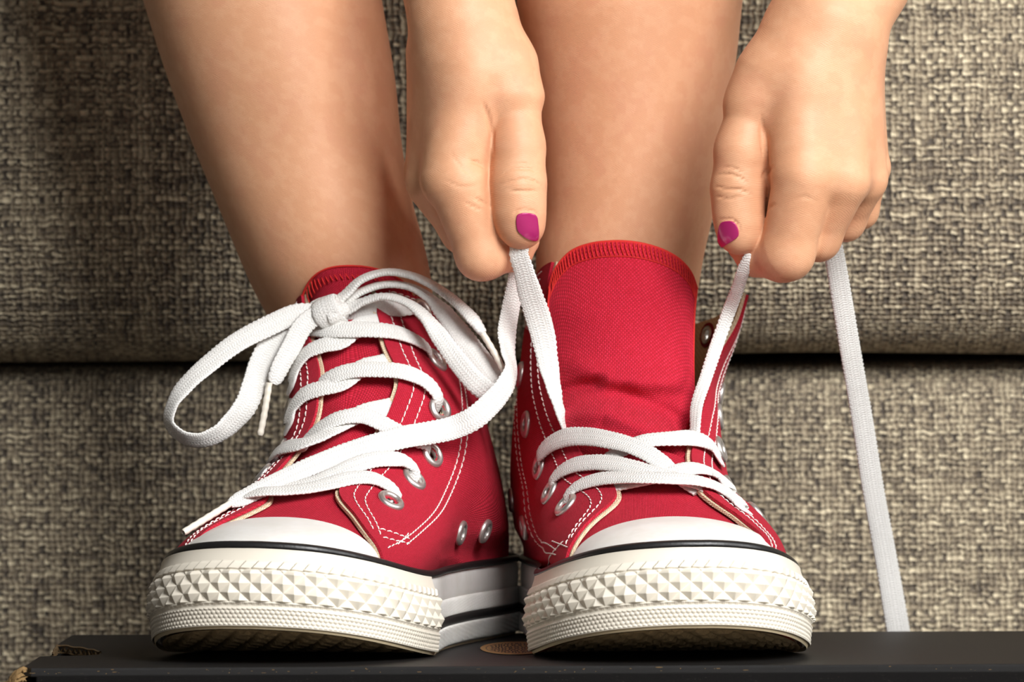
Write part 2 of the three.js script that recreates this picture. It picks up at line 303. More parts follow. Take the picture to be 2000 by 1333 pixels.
// ---------------------------------------------------------------- the shoe box
// where the ray through a pixel meets the lid's top (y = 0)
function onLid(px, py) { const d = V((px - 1000) / FOC, (666.5 - py) / FOC, -1).applyQuaternion(camera.quaternion); return camera.position.clone().addScaledVector(d, -camera.position.y / d.y); }
{
  const box = thing('shoe_box', 'black cardboard shoe box lying upside down under both sneakers, with torn corners', 'box');
  const zf = 0.009, zb = -0.206, xl = -0.1605, xr = 0.205, T = 0.003;
  const inner = (x, z) => new THREE.Vector2(x * 1000, z * 1000);                    // drawn in millimetres
  const notch = [[108, 1279.5], [105, 1272], [107, 1265], [115, 1260], [140, 1263], [165, 1266.5], [188, 1271], [199, 1275.5], [190, 1279], [160, 1281], [130, 1281.5]].map(([x, y]) => onLid(x, y));
  const c = 0.0035;                                   // torn off front left corner
  const s = new THREE.Shape([inner(xl + 0.001, -(zf - 0.010)), inner(xl + c * 1.2, -(zf)), inner(xr, -zf), inner(xr, -zb), inner(xl + 0.001, -zb), inner(xl + 0.001, -notch[3].z), ...notch.slice(3).map((p) => inner(p.x, -p.z)), inner(xl + 0.001, -notch[10].z - 0.003)]);
  const top = new THREE.ExtrudeGeometry(s, { depth: T * 1000 - 1.6, bevelEnabled: true, bevelThickness: 0.8, bevelSize: 0.5, bevelOffset: -0.5, bevelSegments: 3 }).scale(0.001, 0.001, 0.001).rotateX(-Math.PI / 2).translate(0, -T + 0.0008, 0);
  part('lid_top', top, M.box, box);
  const H = 0.095;
  const side = (w, x, z, ry) => new RoundedBoxGeometry(w, H - 0.0005, T, 2, 0.0006).rotateY(ry).translate(x, -0.0022 - H / 2, z);
  part('side_panel', side(xr - xl - 0.0065, (xl + xr) / 2 + 0.0025, zf - 0.0016, 0), M.boxSide, box);
  part('side_panel', side(xr - xl - 0.002, (xl + xr) / 2, zb + 0.0016, 0), M.boxSide, box);
  part('side_panel', side(zf - zb - 0.012, xl + 0.0022, (zf + zb) / 2 - 0.005, Math.PI / 2), M.boxSide, box);
  part('side_panel', side(zf - zb - 0.002, xr - 0.0016, (zf + zb) / 2, Math.PI / 2), M.boxSide, box);
  part('bottom_panel', new RoundedBoxGeometry(xr - xl + 0.008, 0.012, zf - zb + 0.008, 2, 0.002).translate((xl + xr) / 2, -0.106, (zf + zb) / 2), M.box, box);
  part('inner_board', new THREE.BoxGeometry(xr - xl - 0.01, 0.002, zf - zb - 0.01).translate((xl + xr) / 2, -0.02, (zf + zb) / 2), M.inside, box);
  // corrugated board laid bare at the notch
  const far = [[103, 1280], [106, 1273], [109, 1267], [116, 1262.5], [140, 1265], [164, 1268.2], [186, 1272.2], [196, 1275.8]].map(([x, y]) => onLid(x, y));
  const cv = new THREE.CatmullRomCurve3(far), pieces = [];
  for (const [dy, w] of [[0.0001, 0.0004], [-0.0024, 0.0004]]) pieces.push(tubeGeo(cv.getPoints(30).map((p, i) => p.clone().add(V(0.0002 * Math.sin(i * 2.1), dy + 0.00015 * Math.sin(i * 1.3), 0.0003))), w, 60, 5));
  const zig = []; for (let i = 0; i <= 44; i++) { const p = cv.getPointAt(i / 44); zig.push(p.add(V(0, -0.0014 + (i % 2 ? 0.0010 : -0.0010), 0.0003 + 0.0003 * Math.sin(i * 1.7)))); }
  pieces.push(tubeGeo(zig, 0.00034, 88, 5));
  part('torn_edge', mergeGeometries(pieces), M.kraft, box, 'bare brown corrugated edge of the tear');
  // crumpled torn corner: curled paper strips
  const r = rng(77), strips = [], cx = xl - 0.0022, cz = zf - 0.002;
  const strip = (pts, w) => strips.push(ribbonGeo(pts.map(([x, y, z], i) => ({ p: V(cx + x, y, cz + z), n: V(0.5 * Math.sin(i * 1.3 + x * 900), 0.6, 0.8).normalize(), w })), { th: 0.00028, step: 0.0005, sides: 8 }));
  for (let k = 0; k < 16; k++) { const x0 = 0.0048 - 0.001 * r(), z0 = lerp(-0.004, 0.0045, r()), y0 = -0.0004 - 0.006 * r() * (k > 4 ? 1 : 0), L = 0.004 + 0.0045 * r(), q = [];
    for (let i = 0; i <= 5; i++) { const t = i / 5, curl = Math.sin(t * (2 + 2 * r())) * 0.0016; q.push([x0 - t * L * (0.75 + 0.3 * r()), y0 - t * t * L * (0.7 + 0.5 * r()) + 0.0007 * (r() - 0.5), z0 + curl + 0.0010 * (r() - 0.5)]); } strip(q, 0.0012 + 0.0016 * r()); }
  part('torn_corner', mergeGeometries(strips), M.kraft, box, 'crumpled brown torn corner');
  // scuffed bare paper along the front crease
  const chips = []; for (let i = 0; i < 70; i++) { const x = lerp(xl + 0.004, xr, r() ** 1.4), w = 0.0002 + r() * r() * 0.0016; chips.push(new THREE.SphereGeometry(1, 6, 4).scale(w, 0.00012 + r() * 0.0001, 0.00012).translate(x, -0.0006 - r() * 0.0014, zf - 0.0001 + 0.00005 * r())); }
  const scuff = part('scuff', mergeGeometries(chips), M.kraft, box, 'tiny bare brown scuffs along the front crease'); scuff.userData.kind = 'stuff';
  // oval printed emblem in front of the sneakers' gap
  const cvs = document.createElement('canvas'); cvs.width = cvs.height = 512; const x2 = cvs.getContext('2d');
  x2.fillStyle = '#96703f'; x2.fillRect(0, 0, 512, 512); x2.strokeStyle = '#2c1a10'; x2.lineWidth = 7; x2.beginPath(); x2.arc(256, 256, 214, 0, 7); x2.stroke();
  x2.lineWidth = 12; const rr = rng(5); for (let i = 0; i < 15; i++) { const y = 90 + i * 24, hw = Math.sqrt(Math.max(0, 200 ** 2 - (y - 256) ** 2)); x2.beginPath(); for (let k = 0; k <= 14; k++) { const xx = 256 - hw + k / 14 * hw * 2, yy = y + (rr() - 0.5) * 22; k ? x2.lineTo(xx, yy) : x2.moveTo(xx, yy); } x2.stroke(); }
  const ct = new THREE.CanvasTexture(cvs); ct.colorSpace = THREE.SRGBColorSpace;
  const a = onLid(938, 1272), b = onLid(1075, 1272), mid = a.clone().lerp(b, 0.5), R = a.distanceTo(b) / 2;
  const e0 = onLid(1005, 1256).z, e1 = onLid(1005, 1281).z;
  part('emblem', new THREE.CylinderGeometry(R, R, 0.0003, 64).scale(1, 1, Math.abs(e1 - e0) / 2 / R).translate(mid.x, 0.0002, (e0 + e1) / 2), [M.box, std({ map: ct, roughness: 0.6 }), M.box], box, 'round tan printed emblem with dark lines');
}

// ---------------------------------------------------------------- the sneakers
// outline of the sole, right side first, toe, left side: [x, s] in metres (s = distance from the heel)
const OUTLINE = [[0, 0], [0.021, 0.004], [0.0348, 0.026], [0.0372, 0.06], [0.0370, 0.10], [0.0400, 0.14], [0.0462, 0.178], [0.0450, 0.206], [0.0378, 0.2275], [0.024, 0.2415], [0.003, 0.2475], [-0.017, 0.2452], [-0.0320, 0.2345], [-0.0418, 0.214], [-0.0456, 0.188], [-0.0420, 0.15], [-0.038, 0.11], [-0.036, 0.07], [-0.0335, 0.028], [-0.021, 0.005]];
const spring = (s) => { const k = clamp((s - 0.172) / 0.0755, 0, 1); return 0.0120 * Math.pow(k, 1.6); };

class Shoe {
  constructor(label, x, z, yaw, mirror, rings, collarL, collarR) {
    this.g = thing('sneaker', label, 'sneaker'); this.g.position.set(x, 0, z); this.g.rotation.y = yaw; this.g.updateMatrixWorld(true);
    this.inv = this.g.matrixWorld.clone().invert(); this.mirror = mirror;
    this.R = table(rings.map((r, i) => [i, ...r])); this.nR = rings.length - 1;
    // outline, sampled by length
    const pts = OUTLINE.map(([a, s]) => V(mirror ? -a : a, 0, s)); if (mirror) pts.reverse();
    const c = new THREE.CatmullRomCurve3(pts, true, 'catmullrom', 0.5); c.arcLengthDivisions = 1200;
    this.len = c.getLength(); this.N = 900; this.out = [];
    const raw = c.getSpacedPoints(this.N);
    for (let i = 0; i < this.N; i++) { const a = raw[(i + this.N - 1) % this.N], b = raw[(i + 1) % this.N], t = b.clone().sub(a).normalize(); this.out.push({ x: raw[i].x, s: raw[i].z, nx: t.z, nz: -t.x }); }
    // make the normals point outwards
    if (this.out[Math.round(this.N * 0.25)].nx * this.out[Math.round(this.N * 0.25)].x < 0) for (const o of this.out) { o.nx *= -1; o.nz *= -1; }
    // half width of the sole at a distance s from the heel, by side
    this.hw = { 1: new Float32Array(128), '-1': new Float32Array(128) };
    for (const o of this.out) { const k = clamp(Math.round(o.s / 0.2475 * 127), 0, 127), sd = o.x > 0 ? 1 : -1; this.hw[sd][k] = Math.max(this.hw[sd][k], Math.abs(o.x)); }
    for (const sd of [1, -1]) for (let i = 1; i < 127; i++) if (!this.hw[sd][i]) this.hw[sd][i] = this.hw[sd][i - 1];
    this.half = (s, sd) => { const f = clamp(s / 0.2475, 0, 1) * 127, i = Math.min(126, Math.floor(f)); return lerp(this.hw[sd][i], this.hw[sd][i + 1], f - i); };
    // proxy surface for reading surface points under a pixel
    this.proxy = new THREE.Mesh(gridGeo(240, 260, (u, v) => [this.at(v * this.nR, (u - 0.5) * 2 * Math.PI), u, v]), new THREE.MeshBasicMaterial({ side: THREE.DoubleSide }));
    this.proxy.matrixWorld.copy(this.g.matrixWorld); this.proxy.matrixAutoUpdate = false;
  }
  at(t, phi, off = 0) {
    const [fs, fy, bs, by, hl, hr, cx, n] = this.R(t), e = 2 / n, c = Math.cos(phi), s = Math.sin(phi);
    const pc = Math.sign(c) * Math.pow(Math.abs(c), e), ps = Math.sign(s) * Math.pow(Math.abs(s), e);
    const p = V(cx + ps * (s > 0 ? hr : hl), (fy + by) / 2 + (fy - by) / 2 * pc, (fs + bs) / 2 + (fs - bs) / 2 * pc);
    // where the canvas meets the sole it tucks in behind the rubber
    const k = sstep(0.040, 0.029, p.y); if (k > 0) { const m = this.half(p.z, p.x > 0 ? 1 : -1) - 0.0039; if (Math.abs(p.x) > m) p.x = lerp(p.x, Math.sign(p.x) * m, k); }
    return off ? p.addScaledVector(this.normal(t, phi), off) : p;
  }
  normal(t, phi) {
    const e = 0.012, t0 = clamp(t, 0.02, this.nR - 0.02), a = this.at(t0 + 0.02, phi).sub(this.at(t0 - 0.02, phi)), b = this.at(t0, phi + e).sub(this.at(t0, phi - e));
    return b.cross(a).normalize();
  }
  pick(px, py) {
    const o = camera.position, d = V((px - 1000) / FOC, (666.5 - py) / FOC, -1).applyQuaternion(camera.quaternion).normalize();
    ray.set(o, d); const h = ray.intersectObject(this.proxy)[0];
    if (!h) return null;
    const t = h.uv.y * this.nR, phi = (h.uv.x - 0.5) * 2 * Math.PI;
    return { t, phi, p: h.point.clone().applyMatrix4(this.inv), n: this.normal(t, phi) };
  }
  pickFar(px, py) {                                   // the inner side of the far wall, seen through the opening
    const o = camera.position, d = V((px - 1000) / FOC, (666.5 - py) / FOC, -1).applyQuaternion(camera.quaternion).normalize();
    ray.set(o, d); const all = ray.intersectObject(this.proxy), h = all[1] ?? all[0], t = h.uv.y * this.nR, phi = (h.uv.x - 0.5) * 2 * Math.PI;
    return this.surf(t, phi);
  }
  // a pixel at a world depth, in shoe coordinates
  px(x, y, z) { return P(x, y, z).applyMatrix4(this.inv); }
  dir(v) { return v.clone().transformDirection(this.inv); }
  // panel between phiA(t) and phiB(t), offset outward by off, th thick
  panel(name, mat, t0, t1, fA, fB, off, th, nu, nv, skip, label) {
    const geo = shellGeo(nu, nv, (u, v) => { const tt = typeof t1 === 'function' ? null : lerp(t0, t1, v); const a0 = tt === null ? null : fA(tt), b0 = tt === null ? null : fB(tt);
      const phi = lerp(a0, b0, u), o = typeof off === 'function' ? off(tt, phi) : off, n = this.normal(tt, phi), p = this.at(tt, phi);
      return [p.clone().addScaledVector(n, o), p.clone().addScaledVector(n, o - th), phi * 0.034, tt * 0.021]; }, skip);
    return part(name, geo, mat, this.g, label);
  }
  // band round the outline: prof(v 0..1, o) -> [height, offset]; u range in outline fraction
  band(name, mat, u0, u1, nu, nv, prof, label, smooth) {
    const closed = u1 - u0 >= 0.9999;
    const g = gridGeo(nu, nv, (cu, cv) => { const u = lerp(u0, u1, cu), f = ((u % 1) + 1) % 1 * this.N, i = Math.floor(f), k = f - i, a = this.out[i % this.N], b = this.out[(i + 1) % this.N];
      const o = { x: lerp(a.x, b.x, k), s: lerp(a.s, b.s, k), nx: lerp(a.nx, b.nx, k), nz: lerp(a.nz, b.nz, k) }, [h, d] = prof(cv, o, u * this.len, cu);
      return [V(o.x + o.nx * d, spring(o.s) + h, o.s + o.nz * d), u * this.len, h]; });
    if (closed) weldSeam(g, nu, nv);
    // wind outwards
    const probe = V().fromBufferAttribute(g.attributes.normal, Math.round(nu * 0.25) + (nu + 1) * (nv >> 1)), pp = V().fromBufferAttribute(g.attributes.position, Math.round(nu * 0.25) + (nu + 1) * (nv >> 1));
    if (probe.x * pp.x + probe.z * (pp.z - 0.12) < 0) { const ix = g.index.array; for (let i = 0; i < ix.length; i += 3) { const q = ix[i + 1]; ix[i + 1] = ix[i + 2]; ix[i + 2] = q; } g.computeVertexNormals(); if (closed) weldSeam(g, nu, nv); }
    return part(name, g, mat, this.g, label);
  }
  uAt(side, s) {                                      // outline fraction where the outline passes s on one side (+1 / -1)
    let best = 0, bd = 9; this.out.forEach((o, i) => { if (o.x * side > 0 && Math.abs(o.s - s) < bd) { bd = Math.abs(o.s - s); best = i; } }); return best / this.N;
  }
  sole() {
    const m = this.mirror ? -1 : 1;
    // where the toe bumper begins on each side; go round through the toe
    let uR = this.uAt(1, 0.178), uL = this.uAt(-1, 0.178), toe = this.out.reduce((b, o, i) => (o.s > this.out[b].s ? i : b), 0) / this.N;
    let a = Math.min(uR, uL), b = Math.max(uR, uL); if (!(a < toe && toe < b)) { [a, b] = [b, a + 1]; }
    const lean = (o, h) => -0.0028 * sstep(0.15, 0.2, o.s) * sstep(0.010, 0.0285, h);   // the wall leans in over the toes
    const base = -0.0022;
    const wall = (h0, h1, extra) => (v, o) => { const h = lerp(h0, h1, v); return [h, base + lean(o, h) + extra(v, o, h)]; };
    const round = (v, d) => -d * Math.pow(Math.abs(2 * v - 1), 6);
    const S = this.len;
    // side walls
    const knurl = (v, o, h, u) => 0.00022 * Math.abs(Math.sin((u + h * 1.2) * 6283 / 3.6)) ;
    this.band('foxing_band', M.rubber, 0, 1, 500, 12, (v, o) => { const h = lerp(0.0165, 0.0262, v); return [h, base + lean(o, h) + 0.0010 + round(v, 0.0006)]; });
    const tex = (v, o, u, h) => 0.0010 * Math.max(0, Math.sin(u * 6283 / 2.2 + h * 6283 / 2.2)) * sstep(0, 0.1, v) * sstep(1, 0.9, v);
    this.band('foxing_strip', M.rubber, 0, 1, 1400, 22, (v, o, u) => { const h = lerp(0.0108, 0.0175, v); return [h, base + lean(o, h) + 0.0010 + tex(v, o, u, h) + round(v, 0.0008)]; });
    this.band('sole_strip', M.rubber, 0, 1, 1400, 22, (v, o, u) => { const h = lerp(0.0008, 0.0084, v); return [h, base + 0.0012 + tex(v, o, u, -h) + round(v, 0.0009)]; });
    this.band('black_stripe', M.stripe, 0, 1, 500, 10, (v, o) => { const h = lerp(0.0080, 0.0112, v); return [h, base + 0.0013 + 0.0006 * (1 - (2 * v - 1) ** 2)]; });
    this.band('black_stripe', M.stripe, 0, 1, 600, 12, (v, o) => { const h = lerp(0.0260, 0.0285, v); return [h, base + lean(o, h) + 0.0012 + 0.0010 * (1 - Math.pow(Math.abs(2 * v - 1), 3)) - 0.0006 * v]; });
    this.band('welt', M.gum, 0, 1, 500, 8, (v, o) => { const h = lerp(-0.0001, 0.0016, v), e = sstep(0.165, 0.19, o.s); return [h, base + lerp(0.0004, 0.0022, e) - 0.0006 * (1 - v) ** 2]; }, 'worn tan lower edge');
    // core between the strips and the upper, and the outsole underneath
    this.band('sole_core', M.gum, 0, 1, 300, 10, (v, o) => { const h = lerp(0.0012, 0.026, v); return [h, base - 0.0016 + lean(o, h)]; });
    const nu = 240, nv = 60, tread = (x, s) => 0.0011 * (Math.abs((((x * m + s * 0.5) / 0.008) % 1 + 1) % 1 - 0.5) > 0.17 ? 1 : 0) * (Math.abs((((x * m - s * 0.5) / 0.008) % 1 + 1) % 1 - 0.5) > 0.17 ? 1 : 0);
    const os = gridGeo(nu, nv, (cu, cv) => { const i = Math.floor(cu * this.N) % this.N, o = this.out[i], k = Math.pow(1 - cv, 0.8), cs = clamp(o.s, 0.05, 0.2), x = (o.x + o.nx * (base - 0.0005)) * k, s = lerp(cs, o.s + o.nz * (base - 0.0005), k);
      const edge = sstep(0, 0.10, cv); return [V(x, spring(s) + 0.0016 * edge - (edge > 0.6 ? tread(x, s) : 0) + 0.0002, s), x, s]; });
    { const ix = os.index.array, n = os.attributes.normal; let sum = 0; for (let i = 0; i < n.count; i++) sum += n.getY(i); if (sum > 0) { for (let i = 0; i < ix.length; i += 3) { const q = ix[i + 1]; ix[i + 1] = ix[i + 2]; ix[i + 2] = q; } os.computeVertexNormals(); } }
    part('outsole', os, M.outsole, this.g, 'brown patterned underside');
    // toe bumper: beaded lower strip, diamond relief, slanting ribs, smooth lip
    const frac = (q) => q - Math.floor(q);
    const ends = (u) => sstep(0, 0.0022, (u / S - a) * S) * sstep(0, 0.0022, (b - u / S) * S);
    const profile = (h, u) => {
      let d = lerp(0.0021, 0.0030, sstep(0.002, 0.010, h)) - 0.0014 * sstep(0.0185, 0.0262, h);
      if (h < 0.0014) d -= 0.0011 * (1 - h / 0.0014) ** 2;
      if (h > 0.0014 && h < 0.0068) { const r = frac((h - 0.0014) / 0.00135 + 0.5), row = Math.floor((h - 0.0014) / 0.00135 + 0.5), c = frac(u / 0.00165 + (row & 1) * 0.5), e = Math.hypot(r - 0.5, c - 0.5) * 2; d += 0.00034 * Math.max(0, 1 - e * e) - 0.0001; }
      else if (h >= 0.0068 && h < 0.0088) { d -= 0.0006 * Math.sin((h - 0.0068) / 0.002 * Math.PI) - 0.00012 * (Math.sin(u * 6283 / 2.2) > 0 ? 1 : 0) * (h > 0.0078 ? 1 : 0); }
      else if (h >= 0.0088 && h < 0.0196) { const p = u / 0.0070, q = (h - 0.0088) / 0.0063, fu = Math.abs(frac(p + q) - 0.5), fw = Math.abs(frac(p - q) - 0.5); d += 0.0018 * (1 - 2 * Math.max(fu, fw)) - 0.0004; const f = Math.min(sstep(0.0088, 0.0094, h), sstep(0.0196, 0.0190, h)); d = lerp(d, 0.0026, 1 - f); }
      else if (h >= 0.0196 && h < 0.0224) { const k = frac(u / 0.0042 + (h - 0.0196) / 0.0046); d += 0.0007 * k * sstep(0.0196, 0.0200, h) * sstep(0.0224, 0.0218, h); }
      return d;
    };
    this.band('toe_bumper', M.bumper, a, b, 1500, 150, (v, o, u) => { let h = lerp(0.0010, 0.0262, v); const e = ends(u); const d = profile(Math.max(0, h), u) * (0.35 + 0.65 * e); return [Math.max(0.0001, h), base + lean(o, h) + d * e + 0.0008]; }, 'white rubber toe strip with raised diamonds');
  }
  eyelet(q, out = 0.0012, r = 1) {
    const prof = [[2.5, -2.2], [2.5, 0.2], [2.75, 0.85], [3.3, 1.25], [3.95, 1.2], [4.6, 0.7], [4.85, 0.0], [4.8, -0.5]].map(([a, b]) => new THREE.Vector2(a * 0.001 * r, b * 0.00085));
    const g = new THREE.LatheGeometry(new THREE.SplineCurve(prof).getPoints(22), 36);
    g.applyQuaternion(new THREE.Quaternion().setFromUnitVectors(V(0, 1, 0), q.n)); g.translate(...q.p.clone().addScaledVector(q.n, out).toArray());
    return part('eyelet', g, M.eyelet, this.g);
  }
  // white stitches along a polyline of surface points {p, n}
  stitches(lines, lift = 0.0001, dash = 0.0023, gap = 0.0005, r = 0.00026) {
    const geos = [];
    for (const L of lines) {
      const pts = L.filter(Boolean); if (pts.length < 2) continue;
      const c = new THREE.CatmullRomCurve3(pts.map((q) => q.p.clone().addScaledVector(q.n, lift + qoff(q.t, q.phi))), false, 'centripetal'), len = c.getLength(), n = Math.max(1, Math.round(len / (dash + gap)));
      const m = pts.length - 1;
      for (let i = 0; i < n; i++) {
        const nn = pts[Math.min(m, Math.round(i / n * m))].n, P3 = [0, 0.5, 1].map((k) => { const u = clamp((i + k * dash / (dash + gap)) / n, 0, 1); return c.getPointAt(u).addScaledVector(nn, k === 0.5 ? 0.00016 : -0.0001); });
        const T = P3[2].clone().sub(P3[0]).normalize(), side = T.clone().cross(nn).multiplyScalar(0.00012); P3[0].add(side); P3[2].sub(side);
        geos.push(tubeGeo(P3, (v) => r * (0.55 + 0.45 * Math.sin(Math.PI * clamp(v, 0.02, 0.98))), 4, 6));
      }
    }
    return part('stitching', mergeGeometries(geos), M.thread, this.g, 'white double seam stitching');
  }
  line(pxs, n = 24) {                                 // pixel polyline laid on the surface
    const c = new THREE.CatmullRomCurve3(pxs.map(([x, y]) => V(x, y, 0)), false, 'centripetal');
    return c.getSpacedPoints(n).map((p) => this.pick(p.x, p.y));
  }
  // lace over the surface: [px, py, lift mm, width mm?]
  lace(pxs, opt = {}, name = 'shoelace') {
    const q = pxs.map((a) => {
      if (a.z !== undefined) return { p: this.px(a.x, a.y, a.z), n: this.dir(V(...(a.n ?? [0, 0, 1]))).normalize(), w: (a.w ?? 7.5) / 1000 };
      const h = this.pick(a[0], a[1]); if (!h) return null;
      return { p: h.p.addScaledVector(h.n, (a[2] ?? 1.4) / 1000), n: a[4] ? h.n.clone().lerp(this.dir(V(...a[4])), 0.7).normalize() : h.n, w: (a[3] ?? 7.2) / 1000 };
    }).filter(Boolean);
    return ribbonGeo(q, opt);
  }
}
const LEFT_RINGS = [
  [0.2395, 0.0365, 0.2395, 0.022, 0.011, 0.011, 0, 2.2],
  [0.2335, 0.0405, 0.234, 0.016, 0.0225, 0.0225, 0, 2.3],
  [0.222, 0.0435, 0.222, 0.013, 0.0312, 0.0312, 0, 2.3],
  [0.204, 0.0470, 0.204, 0.011, 0.0365, 0.0365, 0, 2.1],
  [0.182, 0.0560, 0.178, 0.010, 0.0370, 0.0380, 0.0015, 1.8],
  [0.162, 0.0675, 0.145, 0.010, 0.0340, 0.0365, 0.003, 1.7],
  [0.145, 0.0800, 0.100, 0.010, 0.0305, 0.0345, 0.003, 1.9],
  [0.130, 0.0935, 0.040, 0.010, 0.0295, 0.0385, 0.001, 2.8],
  [0.118, 0.1055, 0.010, 0.028, 0.0295, 0.0360, -0.003, 2.6],
  [0.109, 0.1160, 0.006, 0.062, 0.0285, 0.0310, -0.006, 2.3],
  [0.103, 0.1250, 0.003, 0.092, 0.0280, 0.0300, -0.0085, 2.2],
  [0.099, 0.1340, 0.001, 0.112, 0.0280, 0.0300, -0.0105, 2.2]];
const shoeL = new Shoe('tied red canvas high-top sneaker, its white laces knotted in a bow', -0.0238, -0.2395, -15 * Math.PI / 180, false, LEFT_RINGS);
const RIGHT_RINGS = [
  [0.2395, 0.0365, 0.2395, 0.022, 0.011, 0.011, 0, 2.2],
  [0.2335, 0.0405, 0.234, 0.016, 0.0225, 0.0225, 0, 2.3],
  [0.222, 0.0440, 0.222, 0.013, 0.0312, 0.0312, 0, 2.3],
  [0.204, 0.0475, 0.204, 0.011, 0.0365, 0.0355, 0, 2.1],
  [0.182, 0.0575, 0.178, 0.010, 0.0375, 0.0355, 0, 1.75],
  [0.162, 0.0690, 0.145, 0.010, 0.0360, 0.0312, -0.002, 1.65],
  [0.145, 0.0815, 0.100, 0.010, 0.0345, 0.0310, -0.003, 1.9],
  [0.133, 0.0945, 0.040, 0.010, 0.0360, 0.0310, -0.003, 2.6],
  [0.126, 0.1055, 0.010, 0.028, 0.0365, 0.0320, -0.003, 2.6],
  [0.122, 0.1150, 0.006, 0.062, 0.0355, 0.0350, -0.002, 2.3],
  [0.121, 0.1250, 0.003, 0.096, 0.0340, 0.0400, 0.000, 2.2],
  [0.122, 0.1370, 0.001, 0.122, 0.0315, 0.0435, 0.001, 2.2]];
const shoeR = new Shoe('open red canvas high-top sneaker, its tongue up and laces being pulled', 0.0345, -0.2395, 5.5 * Math.PI / 180, true, RIGHT_RINGS);
for (const s of [shoeL, shoeR]) s.sole();

// ---------------------------------------------------------------- canvas panels of the uppers
Shoe.prototype.sheet = function (name, mat, map, off, th, nu, nv, opt = {}) {       // map(u, v) -> [t, phi]
  const geo = shellGeo(nu, nv, (u, v) => { const [t, phi] = map(u, v), n = this.normal(t, phi), p = this.at(t, phi), o = typeof off === 'function' ? off(t, phi, u, v) : off;
    return [p.clone().addScaledVector(n, o), p.addScaledVector(n, o - th), phi * 0.033 * (opt.fine ?? 1), t * 0.0205 * (opt.fine ?? 1)]; }, opt.skip);
  return part(name, geo, mat, this.g, opt.label);
};
Shoe.prototype.surf = function (t, phi) { return { t, phi, p: this.at(t, phi), n: this.normal(t, phi) }; };
const wave = valueNoise(91, 0);
// how far the quarter's outer face stands off the last
const qoff = (t, phi) => 0.0024 * (t < 4.4 ? sstep(1.0, 2.6, t) : lerp(1, 0.6, sstep(4.4, 6, t))) + 0.0010 * (wave(t * 1.1 + 7, phi * 2.2 + 9) - 0.5);
function buildUpper(S, { right, left, cap, collar, collarL = collar, eyelets, vents }) {
  const WR = table(right), WL = table(left), t0R = right[0][0], t0L = left[0][0];
  const wr = (t) => WR(t)[0], wl = (t) => WL(t)[0];
  const holes = [...eyelets, ...vents];
  const skip = (x, y, z) => holes.some((q) => { const a = x - q.p.x, b = y - q.p.y, c = z - q.p.z; return a * a + b * b + c * c < 0.0024 ** 2 + 0.0000022; });
  // gentle waviness of worn canvas
  const wob = (t, phi) => 0.0010 * (wave(t * 1.1 + 7, phi * 2.2 + 9) - 0.5);
  S.sheet('vamp', M.canvas, (u, v) => [lerp(0.3, 5.0, v), lerp(-1.75, 1.75, u)], -0.0008, 0.001, 90, 60, { fine: 1.3 });
  S.sheet('toe_cap', M.rubber, (u, v) => { const phi = lerp(-1.8, 1.8, u); return [lerp(0.02, cap(phi), v), phi]; }, (t, phi, u, v) => 0.0016 * Math.sqrt(clamp((1 - v) / 0.05, 0, 1)) - 0.0002, 0.0016, 120, 60);
  for (const side of [1, -1]) {
    const w = side > 0 ? wr : wl, t0 = side > 0 ? t0R : t0L;
    const end = side > 0 ? collar : collarL, low = Math.min(collar, collarL) - 0.05;   // the collar is lowest at the back
    const map = (grow) => (u, v) => { const t = lerp(t0, end, Math.pow(v, 0.9)), a = w(t) - grow, q = lerp(a, Math.PI + 0.002, u); return [t - (end - low) * sstep(a, Math.PI - 0.6, q) * Math.pow(v, 4), side * q]; };
    const flip = (f) => (side > 0 ? f : (u, v) => f(1 - u, v));
    S.sheet('quarter', M.canvas, flip(map(0)), qoff, 0.0011, 150, 260, { skip, fine: 1.45 });
    S.sheet('lining', M.lining, flip(map(0.034)), (t, phi) => 0.0011 * (t < 4.4 ? sstep(1.0, 2.6, t) : lerp(1, 0.3, sstep(4.4, 6, t))) + wob(t, phi), 0.0011, 110, 200, { skip, label: 'cream canvas lining' });
  }
  S.sheet('heel_strip', M.canvas, (u, v) => [lerp(7.2, Math.min(collar, collarL) - 0.08, v), Math.PI + lerp(-0.16, 0.16, u)], 0.0030, 0.0012, 16, 80, { fine: 1.45 });
  for (const q of eyelets) S.eyelet(q, qoff(q.t, q.phi) + 0.0003, 1.0);
  for (const q of vents) S.eyelet(q, qoff(q.t, q.phi) + 0.0003, 0.92);
  // double seams beside the eyestay edge, along the collar, and the curved seam
  const lines = [];
  for (const side of [1, -1]) { const w = side > 0 ? wr : wl, t0 = (side > 0 ? t0R : t0L) + 0.55; for (const d of [0.0042, 0.0075]) { const L = []; for (let i = 0; i <= 150; i++) { const t = lerp(t0, collar - 0.05, i / 150), R = 0.030; L.push(S.surf(t, side * (w(t) + d / R))); } lines.push(L); } }
  for (const d of [0.12, 0.28]) { const L = []; for (let i = 0; i <= 120; i++) { const a = lerp(wr(collar) + 0.15, 2 * Math.PI - wl(collarL) - 0.15, i / 120); const c = (a > Math.PI ? collarL : collar), low = Math.min(collar, collarL) - 0.05, s0 = a > Math.PI ? 2 * Math.PI - a : a; L.push(S.surf(c - (c - low) * sstep(a > Math.PI ? wl(collarL) : wr(collar), Math.PI - 0.6, s0) - d, a > Math.PI ? a - 2 * Math.PI : a)); } lines.push(L); }
  return lines;
}
const seam = (S, pts, side = 1) => { const T = table(pts.map(([t, f], i) => [i, t, f])), L = []; for (let i = 0; i <= 120; i++) { const [t, f] = T(i / 120 * (pts.length - 1)); L.push(S.surf(t, side * f)); } return L; };

